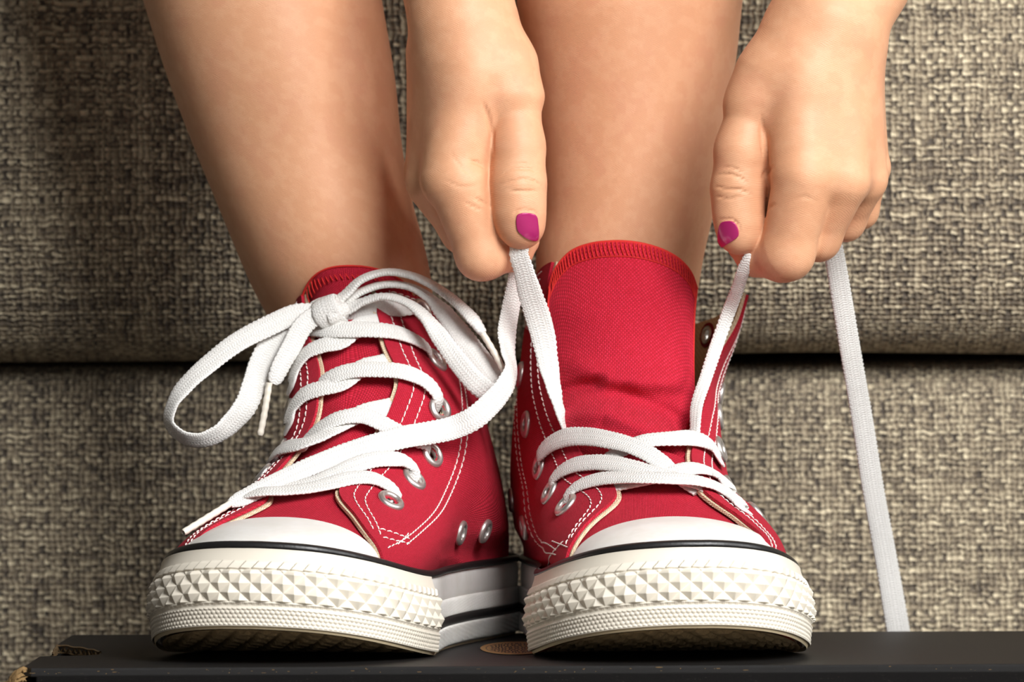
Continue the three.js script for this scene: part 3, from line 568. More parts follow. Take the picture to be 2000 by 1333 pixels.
// ---- tied sneaker (left in the photograph)
{
  const S = shoeL, E = [[757, 990], [803, 942], [837, 892], [852, 803], [845, 710], [817, 612]].map(([x, y]) => S.pick(x, y));
  const E2 = E.map((q, i) => S.surf(q.t, -[0.78, 0.86, 0.90, 0.80, 0.80, 0.90][i]));
  const vents = [[893, 1040], [941, 1036]].map(([x, y]) => S.pick(x, y));
  const lines = buildUpper(S, {
    right: [[2.6, 1.75], [2.82, 1.22], [2.99, 0.90], [3.41, 0.587], [3.68, 0.427], [3.95, 0.355], [4.62, 0.370], [5.35, 0.420], [6.05, 0.43], [6.7, 0.36], [7.78, 0.27], [8.93, 0.29], [9.45, 0.305], [10.2, 0.33]],
    left: [[1.25, 1.7], [1.43, 1.08], [2.0, 0.76], [2.85, 0.495], [3.31, 0.345], [3.6, 0.29], [4.1, 0.42], [4.71, 0.50], [5.44, 0.46], [6.43, 0.285], [7.22, 0.233], [8.46, 0.42], [9.06, 0.55], [10.2, 0.65]],
    cap: (phi) => 2.84 + 0.1 * Math.cos(phi * 1.5), collar: 9.98, eyelets: [...E, ...E2], vents,
  });
  for (const o of [0, 0.11]) lines.push(S.line([[834 + o * 40, 628], [862 + o * 60, 660], [884 + o * 80, 720], [893 + o * 90, 790], [890 + o * 100, 870], [872 + o * 110, 935], [838 + o * 115, 1005], [800 + o * 120, 1045], [765 + o * 150, 1072]], 60));
  lines.push(S.line([[735, 1045], [760, 1052], [790, 1062]], 8), S.line([[740, 1060], [765, 1066], [790, 1070]], 8), S.line([[748, 1078], [772, 1066], [788, 1050]], 8));
  S.stitches(lines);
  // tongue
  const top = (phi) => 10.75 - 1.5 * Math.pow(Math.abs(phi - 0.12) / 1.0, 2.3), hw = 1.02;
  S.sheet('tongue', M.canvas, (u, v) => { const k = sstep(0.0, 0.5, v), phi = 0.05 + lerp(-1, 1, u) * lerp(0.75, hw, k); return [lerp(3.4, top(phi), v), phi]; }, (t, phi) => -0.0018 - 0.0008 * sstep(3.4, 4.5, t) + 0.0006 * (wave(t * 1.7, phi * 3 + 4) - 0.5) + 0.003 * sstep(9.6, 10.7, t), 0.0016, 80, 170);
  const serge = []; for (let i = 0; i < 34; i++) { const f = lerp(-0.92, 0.98, i / 33), a = top(f), q = [[a + 0.03, f], [a - 0.22, f + 0.012], [a - 0.46, f + 0.05]].map(([t, p]) => S.at(t, p).addScaledVector(S.normal(t, p), 0.0016 - 0.0018)); serge.push(tubeGeo(q, 0.00024, 4, 5)); }
  { const q = []; for (let i = 0; i <= 60; i++) { const f = lerp(-0.9, 1.0, i / 60), a = top(f); q.push(S.at(a, f).addScaledVector(S.normal(a, f), 0.0006)); } serge.push(tubeGeo(q, 0.0004, 90, 6)); }
  part('edge_stitching', mergeGeometries(serge), M.redThread, S.g, 'orange-red overlock stitching on the tongue edge');
  // laces: every crossing dips into its eyelet at the outer end
  const into = (q, d = -0.8) => ({ q, d });
  const lace = (pts, opt) => {
    const P2 = pts.map((a) => {
      if (a.q) return { p: a.q.p.clone().addScaledVector(a.q.n, a.d / 1000), n: a.q.n, w: 0.0044 };
      if (a.z !== undefined) return { p: S.px(a.x, a.y, a.z), n: S.dir(V(...(a.n ?? [0, 0, 1]))).normalize(), w: (a.w ?? 7.2) / 1000 };
      const h = S.pick(a[0], a[1]); return h && { p: h.p.clone().addScaledVector(h.n, a[2] / 1000), n: h.n, w: (a[3] ?? 7.0) / 1000 };
    }).filter(Boolean);
    return ribbonGeo(P2, opt);
  };
  const lip = (q, f, d) => { const e = S.surf(q.t + f[0], q.phi + f[1]); return { q: { p: e.p, n: e.n }, d, }; };
  const bars = [
    [into(E[0]), [763, 978, 3.2, 4.8], [744, 960, 3.4, 6.4], [720, 950, 3.4], [686, 949, 3.0], [652, 957, 2.8], [607, 967, 2.6], [562, 976, 3.2], [524, 984, 4.4], [488, 992, 4.6], [455, 1006, 3.6, 6], into(E2[0])],
    [into(E[1]), [799, 930, 3.2, 4.8], [778, 914, 3.6, 6.4], [752, 912, 3.6], [720, 915, 3.4], [690, 924, 3.0], [655, 937, 2.2], [610, 951, 1.6], [560, 962, 2.2], [520, 972, 3.0], [480, 990, 2.0]],
    [into(E[2]), [822, 877, 3.2, 4.8], [800, 868, 3.2, 6.4], [770, 855, 3.2], [739, 836, 2.6], [708, 823, 2.4], [668, 827, 2.4], [632, 841, 1.6], [600, 864, 0.6], [585, 882, 0.0]],
    [[822, 776, -1.3], [792, 786, -1.2], [765, 794, -0.6], [740, 801, 0.4], [715, 808, 0.8], [668, 832, 0.8], [630, 860, 1.6], [598, 880, 2.8], [566, 890, 3.6], [548, 904, 3.4], into(E2[2])],
    [into(E[3]), [845, 787, 3.2, 4.8], [824, 760, 3.6, 6.4], [786, 741, 3.4], [735, 733, 2.6], [685, 735, 2.4], [650, 744, 1.6], [625, 757, 0.4], [612, 766, 0.0]],
    [[805, 682, -1.3], [778, 693, -1.2], [752, 704, -0.5], [732, 712, 0.4], [712, 719, 0.8], [668, 754, 1.0], [635, 766, 2.0], [607, 780, 3.2], [587, 808, 3.6], [579, 838, 3.2], into(E2[3])],
    [into(E[4]), [826, 696, 3.2, 4.8], [806, 680, 3.4, 6.4], [772, 664, 3.2], [729, 655, 2.6], [687, 654, 2.6], [648, 652, 2.4], [612, 648, 1.6, 5]],
    [[790, 604, -1.3], [762, 616, -1.1], [736, 629, 0.2], [703, 640, 1.0], [668, 672, 1.2], [640, 682, 2.2], [612, 700, 3.4], [594, 730, 3.6], [585, 758, 3.2], into(E2[4])],
    [into(E[5]), { x: 803, y: 603, z: -0.1405, n: [-0.1, 0.6, 0.8], w: 6 }, { x: 775, y: 596, z: -0.137, n: [0, 0.35, 1], w: 8 }, { x: 740, y: 596, z: -0.136, n: [0, 0.2, 1], w: 8 }, { x: 700, y: 604, z: -0.137, n: [0, 0.3, 1], w: 7 }, { x: 655, y: 612, z: -0.139, n: [0, 0.5, 1], w: 6 }],
  ];
  const lc = part('shoelace', mergeGeometries(bars.map((b) => lace(b))), M.lace, S.g, 'white flat lace crossing the tongue');
  const loops = [
    // left loop, out and back
    [[648, 606, -0.135, [0, .5, .8], 6], [612, 610, -0.1345, [0, .4, .9], 6.5], [577, 614, -0.133, [0, .35, 1], 7], [527, 636, -0.130, [-.2, .4, 1], 7.6], [465, 668, -0.126, [-.3, .5, 1], 7.6], [412, 708, -0.122, [-.4, .5, .9], 7.6], [362, 754, -0.118, [-.6, .4, .75], 7.6], [335, 794, -0.116, [-.85, .1, .5], 7.6], [330, 826, -0.1155, [-.85, -.35, .42], 7.6], [350, 850, -0.116, [-.45, -.75, .5], 7.6], [386, 861, -0.117, [0, -.8, .6], 7.6], [422, 850, -0.118, [.35, -.6, .7], 7.6], [452, 826, -0.120, [.5, -.3, .85], 7.8], [480, 792, -0.122, [.4, -.1, 1], 8], [496, 752, -0.125, [.3, 0, 1], 8], [510, 710, -0.128, [.2, 0, 1], 8], [532, 668, -0.131, [.1, .2, 1], 7.6], [562, 634, -0.1335, [0, .3, 1], 7], [605, 612, -0.1355, [0, .4, 1], 6]],
    // left tail
    [[640, 612, -0.132, [0, .4, 1], 6], [612, 620, -0.1305, [.1, .3, 1], 6.4], [590, 640, -0.129, [.2, .2, 1], 6.6], [569, 678, -0.127, [.3, .1, 1], 6.6], [549, 714, -0.125, [.35, 0, 1], 6.2], [537, 742, -0.124, [.3, 0, 1], 5.2], [534, 750, -0.124, [.3, 0, 1], 3]],
    // right tail over the top
    [[640, 602, -0.136, [0, .6, .8], 5], [674, 576, -0.135, [-.2, .8, .5], 4.6], [705, 547, -0.1345, [-.2, .9, .35], 4.6], [753, 532, -0.1340, [0, .95, .25], 4.8], [801, 538, -0.132, [.2, .95, .25], 5], [846, 558, -0.129, [.4, .85, .35], 5.2], [888, 588, -0.1245, [.55, .7, .5], 5.4], [922, 622, -0.120, [.65, .4, .7], 5.6], [938, 644, -0.1185, [.65, .4, .7], 4.2], [944, 652, -0.118, [.6, .4, .7], 2.6]],
    // right loop, back strand out, front strand home
    [[650, 604, -0.137, [0, .6, .8], 5.4], [708, 569, -0.1365, [-.2, .9, .3], 4.8], [753, 556, -0.1360, [0, .95, .25], 4.8], [801, 561, -0.1345, [.2, .95, .25], 5], [838, 582, -0.132, [.4, .8, .4], 5.6], [870, 615, -0.129, [.45, .35, .85], 7], [900, 655, -0.125, [.35, .15, 1], 7.8], [937, 703, -0.121, [.3, .1, 1], 7.8], [965, 740, -0.118, [.3, 0, 1], 7.4], [976, 757, -0.1155, [.3, -.8, .5], 7.2], [964, 770, -0.112, [-.2, -.5, .8], 7.2], [935, 753, -0.1105, [-.4, .3, .9], 7], [903, 718, -0.1115, [-.45, .35, .9], 6.6], [866, 668, -0.1150, [-.3, .6, .7], 6], [830, 619, -0.1205, [.2, .85, .45], 5.2], [796, 592, -0.126, [.2, .92, .3], 5], [753, 580, -0.130, [0, .95, .25], 4.8], [715, 588, -0.1325, [-.2, .9, .3], 4.8], [677, 604, -0.134, [-.1, .6, .7], 5.2], [645, 612, -0.135, [0, .5, .8], 5.4]],
  ].map((L) => L.map(([x, y, z, n, w]) => ({ x, y, z, n, w })));
  part('lace_bow', mergeGeometries(loops.map((l, i) => lace(l, { th: i < 2 ? 0.0016 : 0.0022 }))), M.lace, S.g, 'white bow with one loop on each side');
  // knot: short wraps across the bow's middle
  const knot = [
    [[640, 583, -0.138, [-.3, .5, .8], 7], [631, 590, -0.1305, [-.4, .3, .9], 8.6], [637, 612, -0.128, [-.2, 0, 1], 9], [652, 632, -0.130, [0, -.4, .9], 8.4], [662, 637, -0.138, [.2, -.5, .6], 7]],
    [[660, 588, -0.137, [.2, .6, .7], 6], [655, 598, -0.1292, [0, .3, 1], 8], [662, 616, -0.1282, [.3, 0, 1], 8], [664, 632, -0.134, [.4, -.4, .7], 6]],
    [[618, 590, -0.137, [-.2, .6, .8], 5], [626, 600, -0.1315, [-.4, .4, .8], 6.4], [628, 618, -0.1312, [-.5, 0, .9], 6.4], [640, 632, -0.136, [-.2, -.6, .7], 5]],
  ].map((L) => L.map(([x, y, z, n, w]) => ({ x, y, z, n, w })));
  part('lace_knot', mergeGeometries(knot.map((l) => lace(l, { th: 0.0020 }))), M.lace, S.g);
  const aglet = (a, b, parent) => { const p = S.px(...a), q = S.px(...b), m = p.clone().lerp(q, 0.5).add(V(0.0002, 0, 0)); return part('aglet', tubeGeo([p, m, q], (v) => 0.00125 * (v > 0.97 ? 0.8 : 1) * (0.92 + 0.08 * Math.cos(v * 40)), 24, 10), M.aglet, parent, 'cream plastic lace tip'); };
  const bow = S.g.children.find((c) => c.name === 'lace_bow');
  aglet([526, 748, -0.1235], [508, 851, -0.1225], bow); aglet([942, 650, -0.1185], [990, 735, -0.1125], bow);
}

// ---- open sneaker (right in the photograph)
{
  const S = shoeR, E = [[1116, 997], [1085, 967], [1062, 913], [1036, 830], [1026, 734]].map(([x, y]) => S.pick(x, y));
  const F = [S.surf(4.36, 1.12), S.surf(5.3, 1.08), S.surf(6.2, 1.0), S.surf(7.3, 1.12), S.surf(8.6, 1.42), S.pickFar(1386, 656)];
  const vents = [S.surf(6.6, -1.74), S.surf(7.6, -1.75)];
  const lines = buildUpper(S, {
    right: [[1.5, 1.7], [1.75, 1.187], [2.3, 0.86], [3.10, 0.598], [3.5, 0.40], [3.85, 0.33], [4.83, 0.44], [5.86, 0.608], [6.75, 0.702], [8.74, 1.063], [10.18, 1.41], [10.4, 1.46]],
    left: [[2.6, 1.75], [2.87, 1.26], [3.30, 0.83], [3.64, 0.574], [3.97, 0.518], [4.62, 0.603], [5.27, 0.701], [6.07, 0.759], [6.78, 0.783], [8.39, 0.855], [10.28, 1.094], [10.6, 1.14]],
    cap: (phi) => 2.80 - 0.35 * sstep(-0.1, 0.9, phi), collar: 10.5, collarL: 11, eyelets: [...E, S.surf(10.0, -1.38), ...F], vents,
  });
  { const q = F[5], w = new THREE.TorusGeometry(0.0026, 0.0009, 10, 32), b = new THREE.TorusGeometry(0.0040, 0.0007, 10, 32); for (const [g, m] of [[b, M.canvas], [w, M.eyelet]]) { g.applyQuaternion(new THREE.Quaternion().setFromUnitVectors(V(0, 0, 1), q.n)); g.translate(...q.p.clone().addScaledVector(q.n, -0.0010).toArray()); part('eyelet_back', g, m, S.g); } }
  for (const o of [0, 1]) lines.push(S.line([[1017 + o * 5, 690], [1014 + o * 5, 780], [1016 + o * 6, 860], [1021 + o * 7, 910], [1031 + o * 8, 955], [1037 + o * 9, 1010], [1051 + o * 9, 1050], [1077 + o * 6, 1076 - o * 10], [1098, 1088 - o * 8]], 70));
  lines.push(S.line([[1090, 1062], [1105, 1070], [1120, 1078]], 6), S.line([[1078, 1100], [1092, 1082], [1112, 1064]], 6));
  S.stitches(lines);
  // tongue, standing up and creased
  const LE = table([[473, 1071], [560, 1073], [599, 1070], [645, 1078], [691, 1081], [757, 1087], [806, 1092], [850, 1110], [900, 1135], [960, 1170], [1015, 1180]]), RE = table([[473, 1362], [562, 1361], [618, 1357], [691, 1356], [774, 1357], [850, 1352], [900, 1352], [960, 1370], [1015, 1390]]);
  const ZC = table([[473, -0.1330], [560, -0.1250], [640, -0.1190], [700, -0.1140], [730, -0.1115], [760, -0.1065], [812, -0.0975], [876, -0.0825], [957, -0.0605], [1015, -0.0455]]);
  const TOP = table([[0, 566], [0.03, 535], [0.08, 512], [0.16, 491], [0.28, 478], [0.42, 473], [0.55, 474], [0.68, 481], [0.80, 494], [0.89, 511], [0.96, 536], [1, 566]]);
  const segd = (px, py, L) => { let m = 1e9; for (let i = 0; i + 1 < L.length; i++) { const [ax, ay] = L[i], [bx, by] = L[i + 1], t = clamp(((px - ax) * (bx - ax) + (py - ay) * (by - ay)) / ((bx - ax) ** 2 + (by - ay) ** 2), 0, 1); m = Math.min(m, Math.hypot(px - ax - t * (bx - ax), py - ay - t * (by - ay))); } return m; };
  const FOLDS = [[[[1040, 712], [1120, 718], [1200, 742], [1290, 742], [1400, 722]], 0.0024, 24], [[[1030, 792], [1110, 762], [1190, 742]], -0.0026, 15], [[[1110, 758], [1220, 772], [1300, 806], [1420, 890]], -0.0040, 22], [[[1020, 818], [1180, 804], [1250, 830], [1420, 930]], 0.0034, 24], [[[1240, 765], [1330, 776], [1420, 800]], -0.0015, 16], [[[1180, 850], [1290, 890], [1400, 920]], -0.0010, 18]];
  const tng = (u, v, lift = 0) => {
    const row0 = TOP(u)[0], row = lerp(row0, 1012, v), L = LE(row)[0], R = RE(row)[0], x = lerp(L, R, u), k = 2 * u - 1;
    let z = ZC(row)[0] - 0.013 * k * k * (row < 850 ? 1 : lerp(1, 0.5, sstep(850, 1000, row)));
    for (const [ln, A, w] of FOLDS) { const d = segd(x, row, ln) / w, a = ln[0][0], b = ln[ln.length - 1][0], m = clamp((x - a) / (b - a), 0, 1); z += 1.7 * A * Math.exp(-d * d) * sstep(0, 0.35, m) * sstep(1, 0.8, m); }
    z += 0.0008 * (wave(x / 70, row / 55) - 0.5);
    return [x, row, z + lift];
  };
  const tp = (u, v, l) => S.px(...tng(clamp(u, 0, 1), clamp(v, 0, 1), l));
  part('tongue', shellGeo(150, 220, (u, v) => { const a = tp(1 - u, v), b = tp(1 - u, v, -0.0016); return [a, b, u * 0.05, v * 0.094]; }), M.canvas, S.g);
  const serge = []; const nS = 46;
  for (let i = 0; i < nS; i++) { const u = 0.5 - 0.5 * Math.cos(Math.PI * lerp(0.08, 0.92, i / (nS - 1))), q = [[u, -0.004, 0.0002], [u + 0.005, 0.022, 0.0007], [u + 0.018 * (1 - Math.abs(2 * u - 1)) + 0.006, 0.05, 0.0004]].map(([a, b, l]) => tp(a, b, l)); serge.push(tubeGeo(q, 0.00025, 4, 5)); }
  const edge = (v, l, r) => { const q = []; for (let i = 0; i <= 70; i++) q.push(tp(0.5 - 0.5 * Math.cos(Math.PI * lerp(0.0, 1.0, i / 70)), v, l)); serge.push(tubeGeo(q, r, 120, 6)); };
  edge(0.0, -0.0006, 0.0007); edge(0.052, 0.0003, 0.00022);
  for (const k of [0.003, 0.997]) { const q = []; for (let i = 0; i <= 20; i++) q.push(tp(k, i / 20 * 0.42, 0)); serge.push(tubeGeo(q, (v) => 0.0005 * (1 - 0.8 * v), 40, 6)); }
  part('edge_stitching', mergeGeometries(serge), M.redThread, S.g, 'orange-red overlock stitching on the tongue edge');
  // laces
  const into = (q, d = -0.8) => ({ q, d });
  const lace = (pts, opt) => ribbonGeo(pts.map((a) => {
    if (a.q) return { p: a.q.p.clone().addScaledVector(a.q.n, a.d / 1000), n: a.q.n, w: 0.0044 };
    if (a.z !== undefined) return { p: S.px(a.x, a.y, a.z), n: S.dir(V(...(a.n ?? [0, 0, 1]))).normalize(), w: (a.w ?? 7.2) / 1000 };
    const h = S.pick(a[0], a[1]); return h && { p: h.p.clone().addScaledVector(h.n, a[2] / 1000), n: h.n, w: (a[3] ?? 7.2) / 1000 };
  }).filter(Boolean), opt);
  const bars = [
    // lower layer first
    [into(F[2]), [1391, 908, 3.2, 5], [1376, 884, 3.6, 6.6], [1350, 872, 3.6], [1308, 873, 3.4], [1262, 876, 3.0], [1229, 884, 2.2], [1196, 900, 1.4], [1168, 916, 0.4], [1150, 925, -0.4]],
    [into(E[2]), [1068, 900, 3.2, 5], [1081, 883, 3.6, 6.6], [1111, 867, 3.8], [1152, 867, 4.0], [1200, 879, 4.4], [1248, 896, 4.4], [1284, 916, 3.6], [1310, 935, 2.4], [1340, 950, 1.0], [1365, 962, 0.0]],
    [into(F[1]), [1418, 974, 3.0, 5], [1404, 957, 3.6, 6.6], [1380, 940, 3.6], [1352, 933, 3.6], [1318, 936, 3.0], [1272, 946, 2.2], [1225, 952, 1.4], [1180, 958, 1.0], [1150, 965, 0.6]],
    [into(E[1]), [1091, 956, 3.2, 5], [1102, 940, 3.6, 6.6], [1128, 925, 3.8], [1164, 920, 3.8], [1200, 924, 4.0], [1236, 933, 4.2], [1272, 944, 4.2], [1320, 953, 3.4], [1360, 958, 2.0], [1390, 968, 1.0]],
    [into(E[0]), [1121, 986, 3.2, 5], [1134, 969, 3.6, 6.6], [1164, 956, 3.6], [1212, 953, 4.0], [1260, 957, 4.6], [1308, 960, 4.8], [1356, 962, 4.4], [1392, 970, 3.8], [1423, 988, 3.4], [1444, 1010, 3.2, 5.4], into(F[0])],
  ];
  part('shoelace', mergeGeometries(bars.map((b) => lace(b))), M.lace, S.g, 'white flat lace crossing the tongue');
  const L3 = (L) => L.map(([x, y, z, n, w]) => ({ x, y, z, n, w }));
  // end pulled by the hand on the left, its tail trailing over the other sneaker
  const pull = [
    L3([[1022, 462, -0.098, [-.2, .2, 1], 6], [1013, 493, -0.0975, [-.2, 0, 1], 6.2], [1022, 526, -0.100, [-.2, 0, 1], 6.6], [1036, 575, -0.104, [-.2, 0, 1], 7.8], [1050, 618, -0.107, [-.1, 0, 1], 8.2], [1061, 658, -0.108, [0, 0, 1], 7.8], [1070, 707, -0.107, [.2, 0, 1], 6.8], [1081, 757, -0.105, [.6, 0, .8], 6], [1091, 795, -0.104, [.9, .1, .5], 6], [1104, 832, -0.105, [.9, .2, .4], 6], [1116, 862, -0.105, [.9, .2, .4], 6]]),
    L3([[1030, 450, -0.106, [.2, .2, 1], 6], [1018, 500, -0.112, [.3, 0, 1], 6], [1006, 560, -0.118, [.6, 0, .8], 7.2], [997, 605, -0.119, [.6, 0, .8], 7.2], [990, 650, -0.118, [.55, .1, .8], 7.2], [992, 690, -0.115, [.75, .2, .6], 7.2], [998, 724, -0.111, [.8, .1, .5], 7.2], [985, 757, -0.106, [.3, -.3, .9], 7.4], [958, 789, -0.102, [.1, -.2, 1], 7.6], [925, 818, -0.099, [0, -.1, 1], 7.6], [885, 836, -0.0985, [0, .1, 1], 7.6], [840, 846, -0.0945, [0, .2, 1], 7.6], [790, 854, -0.0885, [0, .3, 1], 7.6], [735, 868, -0.0835, [0, .4, 1], 7.4], [680, 884, -0.0795, [-.1, .5, .9], 7.4], [620, 906, -0.0725, [-.2, .5, .9], 7.2], [565, 930, -0.0665, [-.3, .5, .9], 7.2], [510, 956, -0.0605, [-.3, .5, .9], 6.8], [472, 975, -0.0565, [-.3, .5, .9], 6.2], [456, 982, -0.055, [-.3, .5, .9], 4.6], [449, 985, -0.0545, [-.3, .5, .9], 3]]),
    // end pulled by the hand on the right, its tail hanging behind the box
    L3([[1461, 462, -0.103, [.1, .2, 1], 4], [1464, 495, -0.1015, [.15, 0, 1], 3.6], [1452, 528, -0.105, [.1, .2, 1], 4.2], [1441, 563, -0.112, [.1, .2, 1], 4.2], [1423, 610, -0.120, [0, .2, 1], 4.4], [1400, 674, -0.118, [-.1, .2, 1], 4.4], [1378, 740, -0.109, [-.2, .1, 1], 4.2], [1361, 792, -0.100, [-.4, .1, .9], 4.4], [1357, 842, -0.092, [-.5, 0, .8], 4], [1352, 870, -0.089, [-.5, 0, .8], 4]]),
    L3([[1615, 440, -0.142, [0, .2, 1], 6.8], [1627, 487, -0.146, [.2, .1, 1], 7], [1640, 560, -0.156, [.22, .1, 1], 7.2], [1660, 680, -0.170, [.25, .1, 1], 7.4], [1684, 820, -0.188, [.25, .1, 1], 7.6], [1706, 960, -0.204, [.25, .1, 1], 7.8], [1730, 1090, -0.219, [.25, .1, 1], 8], [1754, 1232, -0.232, [.22, .1, 1], 8.4], [1766, 1300, -0.240, [.2, .1, 1], 8.4], [1784, 1420, -0.248, [-.1, 0, 1], 8.4], [1800, 1560, -0.255, [-.1, 0, 1], 8.4]]),
  ];
  const le = part('lace_end', mergeGeometries(pull.map((l) => lace(l))), M.lace, S.g, 'long white lace ends pulled up by the hands');
  const p = S.px(450, 984, -0.0545), q = S.px(358, 1041, -0.0420); part('aglet', tubeGeo([p, p.clone().lerp(q, 0.5), q], (v) => 0.0013 * (v > 0.97 ? 0.85 : 1) * (0.93 + 0.07 * Math.cos(v * 40)), 24, 10), M.aglet, le, 'cream plastic lace tip');
}

// ---------------------------------------------------------------- the person: two lower legs, two arms with hands
const smin = (a, b, k) => { const h = Math.max(k - Math.abs(a - b), 0) / k; return Math.min(a, b) - h * h * k * 0.25; };
// bone: tapered capsule between pixel joints [px, py, z, radius px]
const bone = (a, b) => { const A = P(a[0], a[1], a[2]), B = P(b[0], b[1], b[2]); return { ax: A.x, ay: A.y, az: A.z, bx: B.x - A.x, by: B.y - A.y, bz: B.z - A.z, l2: A.distanceToSquared(B), r0: a[3] * SC(a[2]), r1: b[3] * SC(b[2]) }; };
const chain = (...js) => js.slice(1).map((j, i) => bone(js[i], j));
function dBone(b, x, y, z) { const px = x - b.ax, py = y - b.ay, pz = z - b.az; let t = (px * b.bx + py * b.by + pz * b.bz) / b.l2; t = t < 0 ? 0 : t > 1 ? 1 : t; const dx = px - b.bx * t, dy = py - b.by * t, dz = pz - b.bz * t; return Math.sqrt(dx * dx + dy * dy + dz * dz) - (b.r0 + (b.r1 - b.r0) * t); }
function dChain(c, k, x, y, z) { let d = dBone(c[0], x, y, z); for (let i = 1; i < c.length; i++) d = smin(d, dBone(c[i], x, y, z), k); return d; }
function surfaceNets(min, max, cell, f) {
  const n = [0, 1, 2].map((k) => Math.ceil((max[k] - min[k]) / cell) + 1), [nx, ny, nz] = n, F = new Float32Array(nx * ny * nz);
  // coarse pass skips far cells
  const step = 4;
  for (let k = 0; k < nz; k += step) for (let j = 0; j < ny; j += step) for (let i = 0; i < nx; i += step) {
    const d = f(min[0] + (i + 1.5) * cell, min[1] + (j + 1.5) * cell, min[2] + (k + 1.5) * cell), far = Math.abs(d) > cell * 5.5;
    for (let c = k; c < Math.min(nz, k + step); c++) for (let b = j; b < Math.min(ny, j + step); b++) for (let a = i; a < Math.min(nx, i + step); a++) F[a + nx * (b + ny * c)] = far ? d : f(min[0] + a * cell, min[1] + b * cell, min[2] + c * cell);
  }
  const id = new Int32Array(nx * ny * nz).fill(-1), pos = [], idx = [];
  const at = (i, j, k) => i + nx * (j + ny * k);
  for (let k = 0; k < nz - 1; k++) for (let j = 0; j < ny - 1; j++) for (let i = 0; i < nx - 1; i++) {
    const o = at(i, j, k); let m = 0;
    for (let c = 0; c < 8; c++) if (F[o + (c & 1) + nx * ((c >> 1 & 1) + ny * (c >> 2))] < 0) m |= 1 << c;
    if (m === 0 || m === 255) continue;
    let x = 0, y = 0, z = 0, q = 0;
    for (let a = 0; a < 8; a++) for (let e = 1; e < 8; e <<= 1) { if (a & e) continue; const b = a | e; if (((m >> a) & 1) === ((m >> b) & 1)) continue;
      const fa = F[o + (a & 1) + nx * ((a >> 1 & 1) + ny * (a >> 2))], fb = F[o + (b & 1) + nx * ((b >> 1 & 1) + ny * (b >> 2))], t = fa / (fa - fb);
      x += (a & 1) + (e === 1 ? t : 0); y += (a >> 1 & 1) + (e === 2 ? t : 0); z += (a >> 2) + (e === 4 ? t : 0); q++; }
    id[o] = pos.length / 3; pos.push(min[0] + (i + x / q) * cell, min[1] + (j + y / q) * cell, min[2] + (k + z / q) * cell);
  }
  const quad = (a, b, c, d, flip) => { if (a < 0 || b < 0 || c < 0 || d < 0) return; flip ? idx.push(a, c, b, a, d, c) : idx.push(a, b, c, a, c, d); };
  for (let k = 1; k < nz - 1; k++) for (let j = 1; j < ny - 1; j++) for (let i = 1; i < nx - 1; i++) {
    const o = at(i, j, k), s = F[o] < 0;
    if (s !== F[o + 1] < 0) quad(id[at(i, j - 1, k - 1)], id[at(i, j, k - 1)], id[o], id[at(i, j - 1, k)], !s);
    if (s !== F[o + nx] < 0) quad(id[at(i - 1, j, k - 1)], id[at(i - 1, j, k)], id[o], id[at(i, j, k - 1)], !s);
    if (s !== F[o + nx * ny] < 0) quad(id[at(i - 1, j - 1, k)], id[at(i, j - 1, k)], id[o], id[at(i - 1, j, k)], !s);
  }
  const g = new THREE.BufferGeometry(), e = cell * 0.5, N = new Float32Array(pos.length);
  for (let v = 0; v < pos.length; v += 3) { const [x, y, z] = [pos[v], pos[v + 1], pos[v + 2]]; const q = V(f(x + e, y, z) - f(x - e, y, z), f(x, y + e, z) - f(x, y - e, z), f(x, y, z + e) - f(x, y, z - e)).normalize(); q.toArray(N, v); }
  g.setAttribute('position', new THREE.Float32BufferAttribute(pos, 3)); g.setAttribute('normal', new THREE.BufferAttribute(N, 3)); g.setIndex(idx);
  return g;
}
// skin pattern wrapped round a vertical axis
function wrapUv(g, cx, cz, R) { const p = g.attributes.position, uv = new Float32Array(p.count * 2); for (let i = 0; i < p.count; i++) { uv[i * 2] = Math.atan2(p.getX(i) - cx, p.getZ(i) - cz) * R; uv[i * 2 + 1] = p.getY(i); } g.setAttribute('uv', new THREE.BufferAttribute(uv, 2)); return g; }
// march from the camera through a pixel to the skin
function traceSkin(f, px, py, z0) {
  const o = P(px, py, z0), d = o.clone().sub(camera.position).normalize(), p = o.clone(), best = o.clone(); let bs = 9;
  for (let i = 0; i < 120; i++) { const s = f(p.x, p.y, p.z); if (s < bs) { bs = s; best.copy(p); } if (Math.abs(s) < 1e-5 || p.z < z0 - 0.12) break; p.addScaledVector(d, Math.max(s * 0.8, 0.00002)); }
  for (let i = 0; i < 4; i++) best.addScaledVector(gradOf(f, best), -f(best.x, best.y, best.z));
  return best;
}
const gradOf = (f, p, e = 0.0004) => V(f(p.x + e, p.y, p.z) - f(p.x - e, p.y, p.z), f(p.x, p.y + e, p.z) - f(p.x, p.y - e, p.z), f(p.x, p.y, p.z + e) - f(p.x, p.y, p.z - e)).normalize();

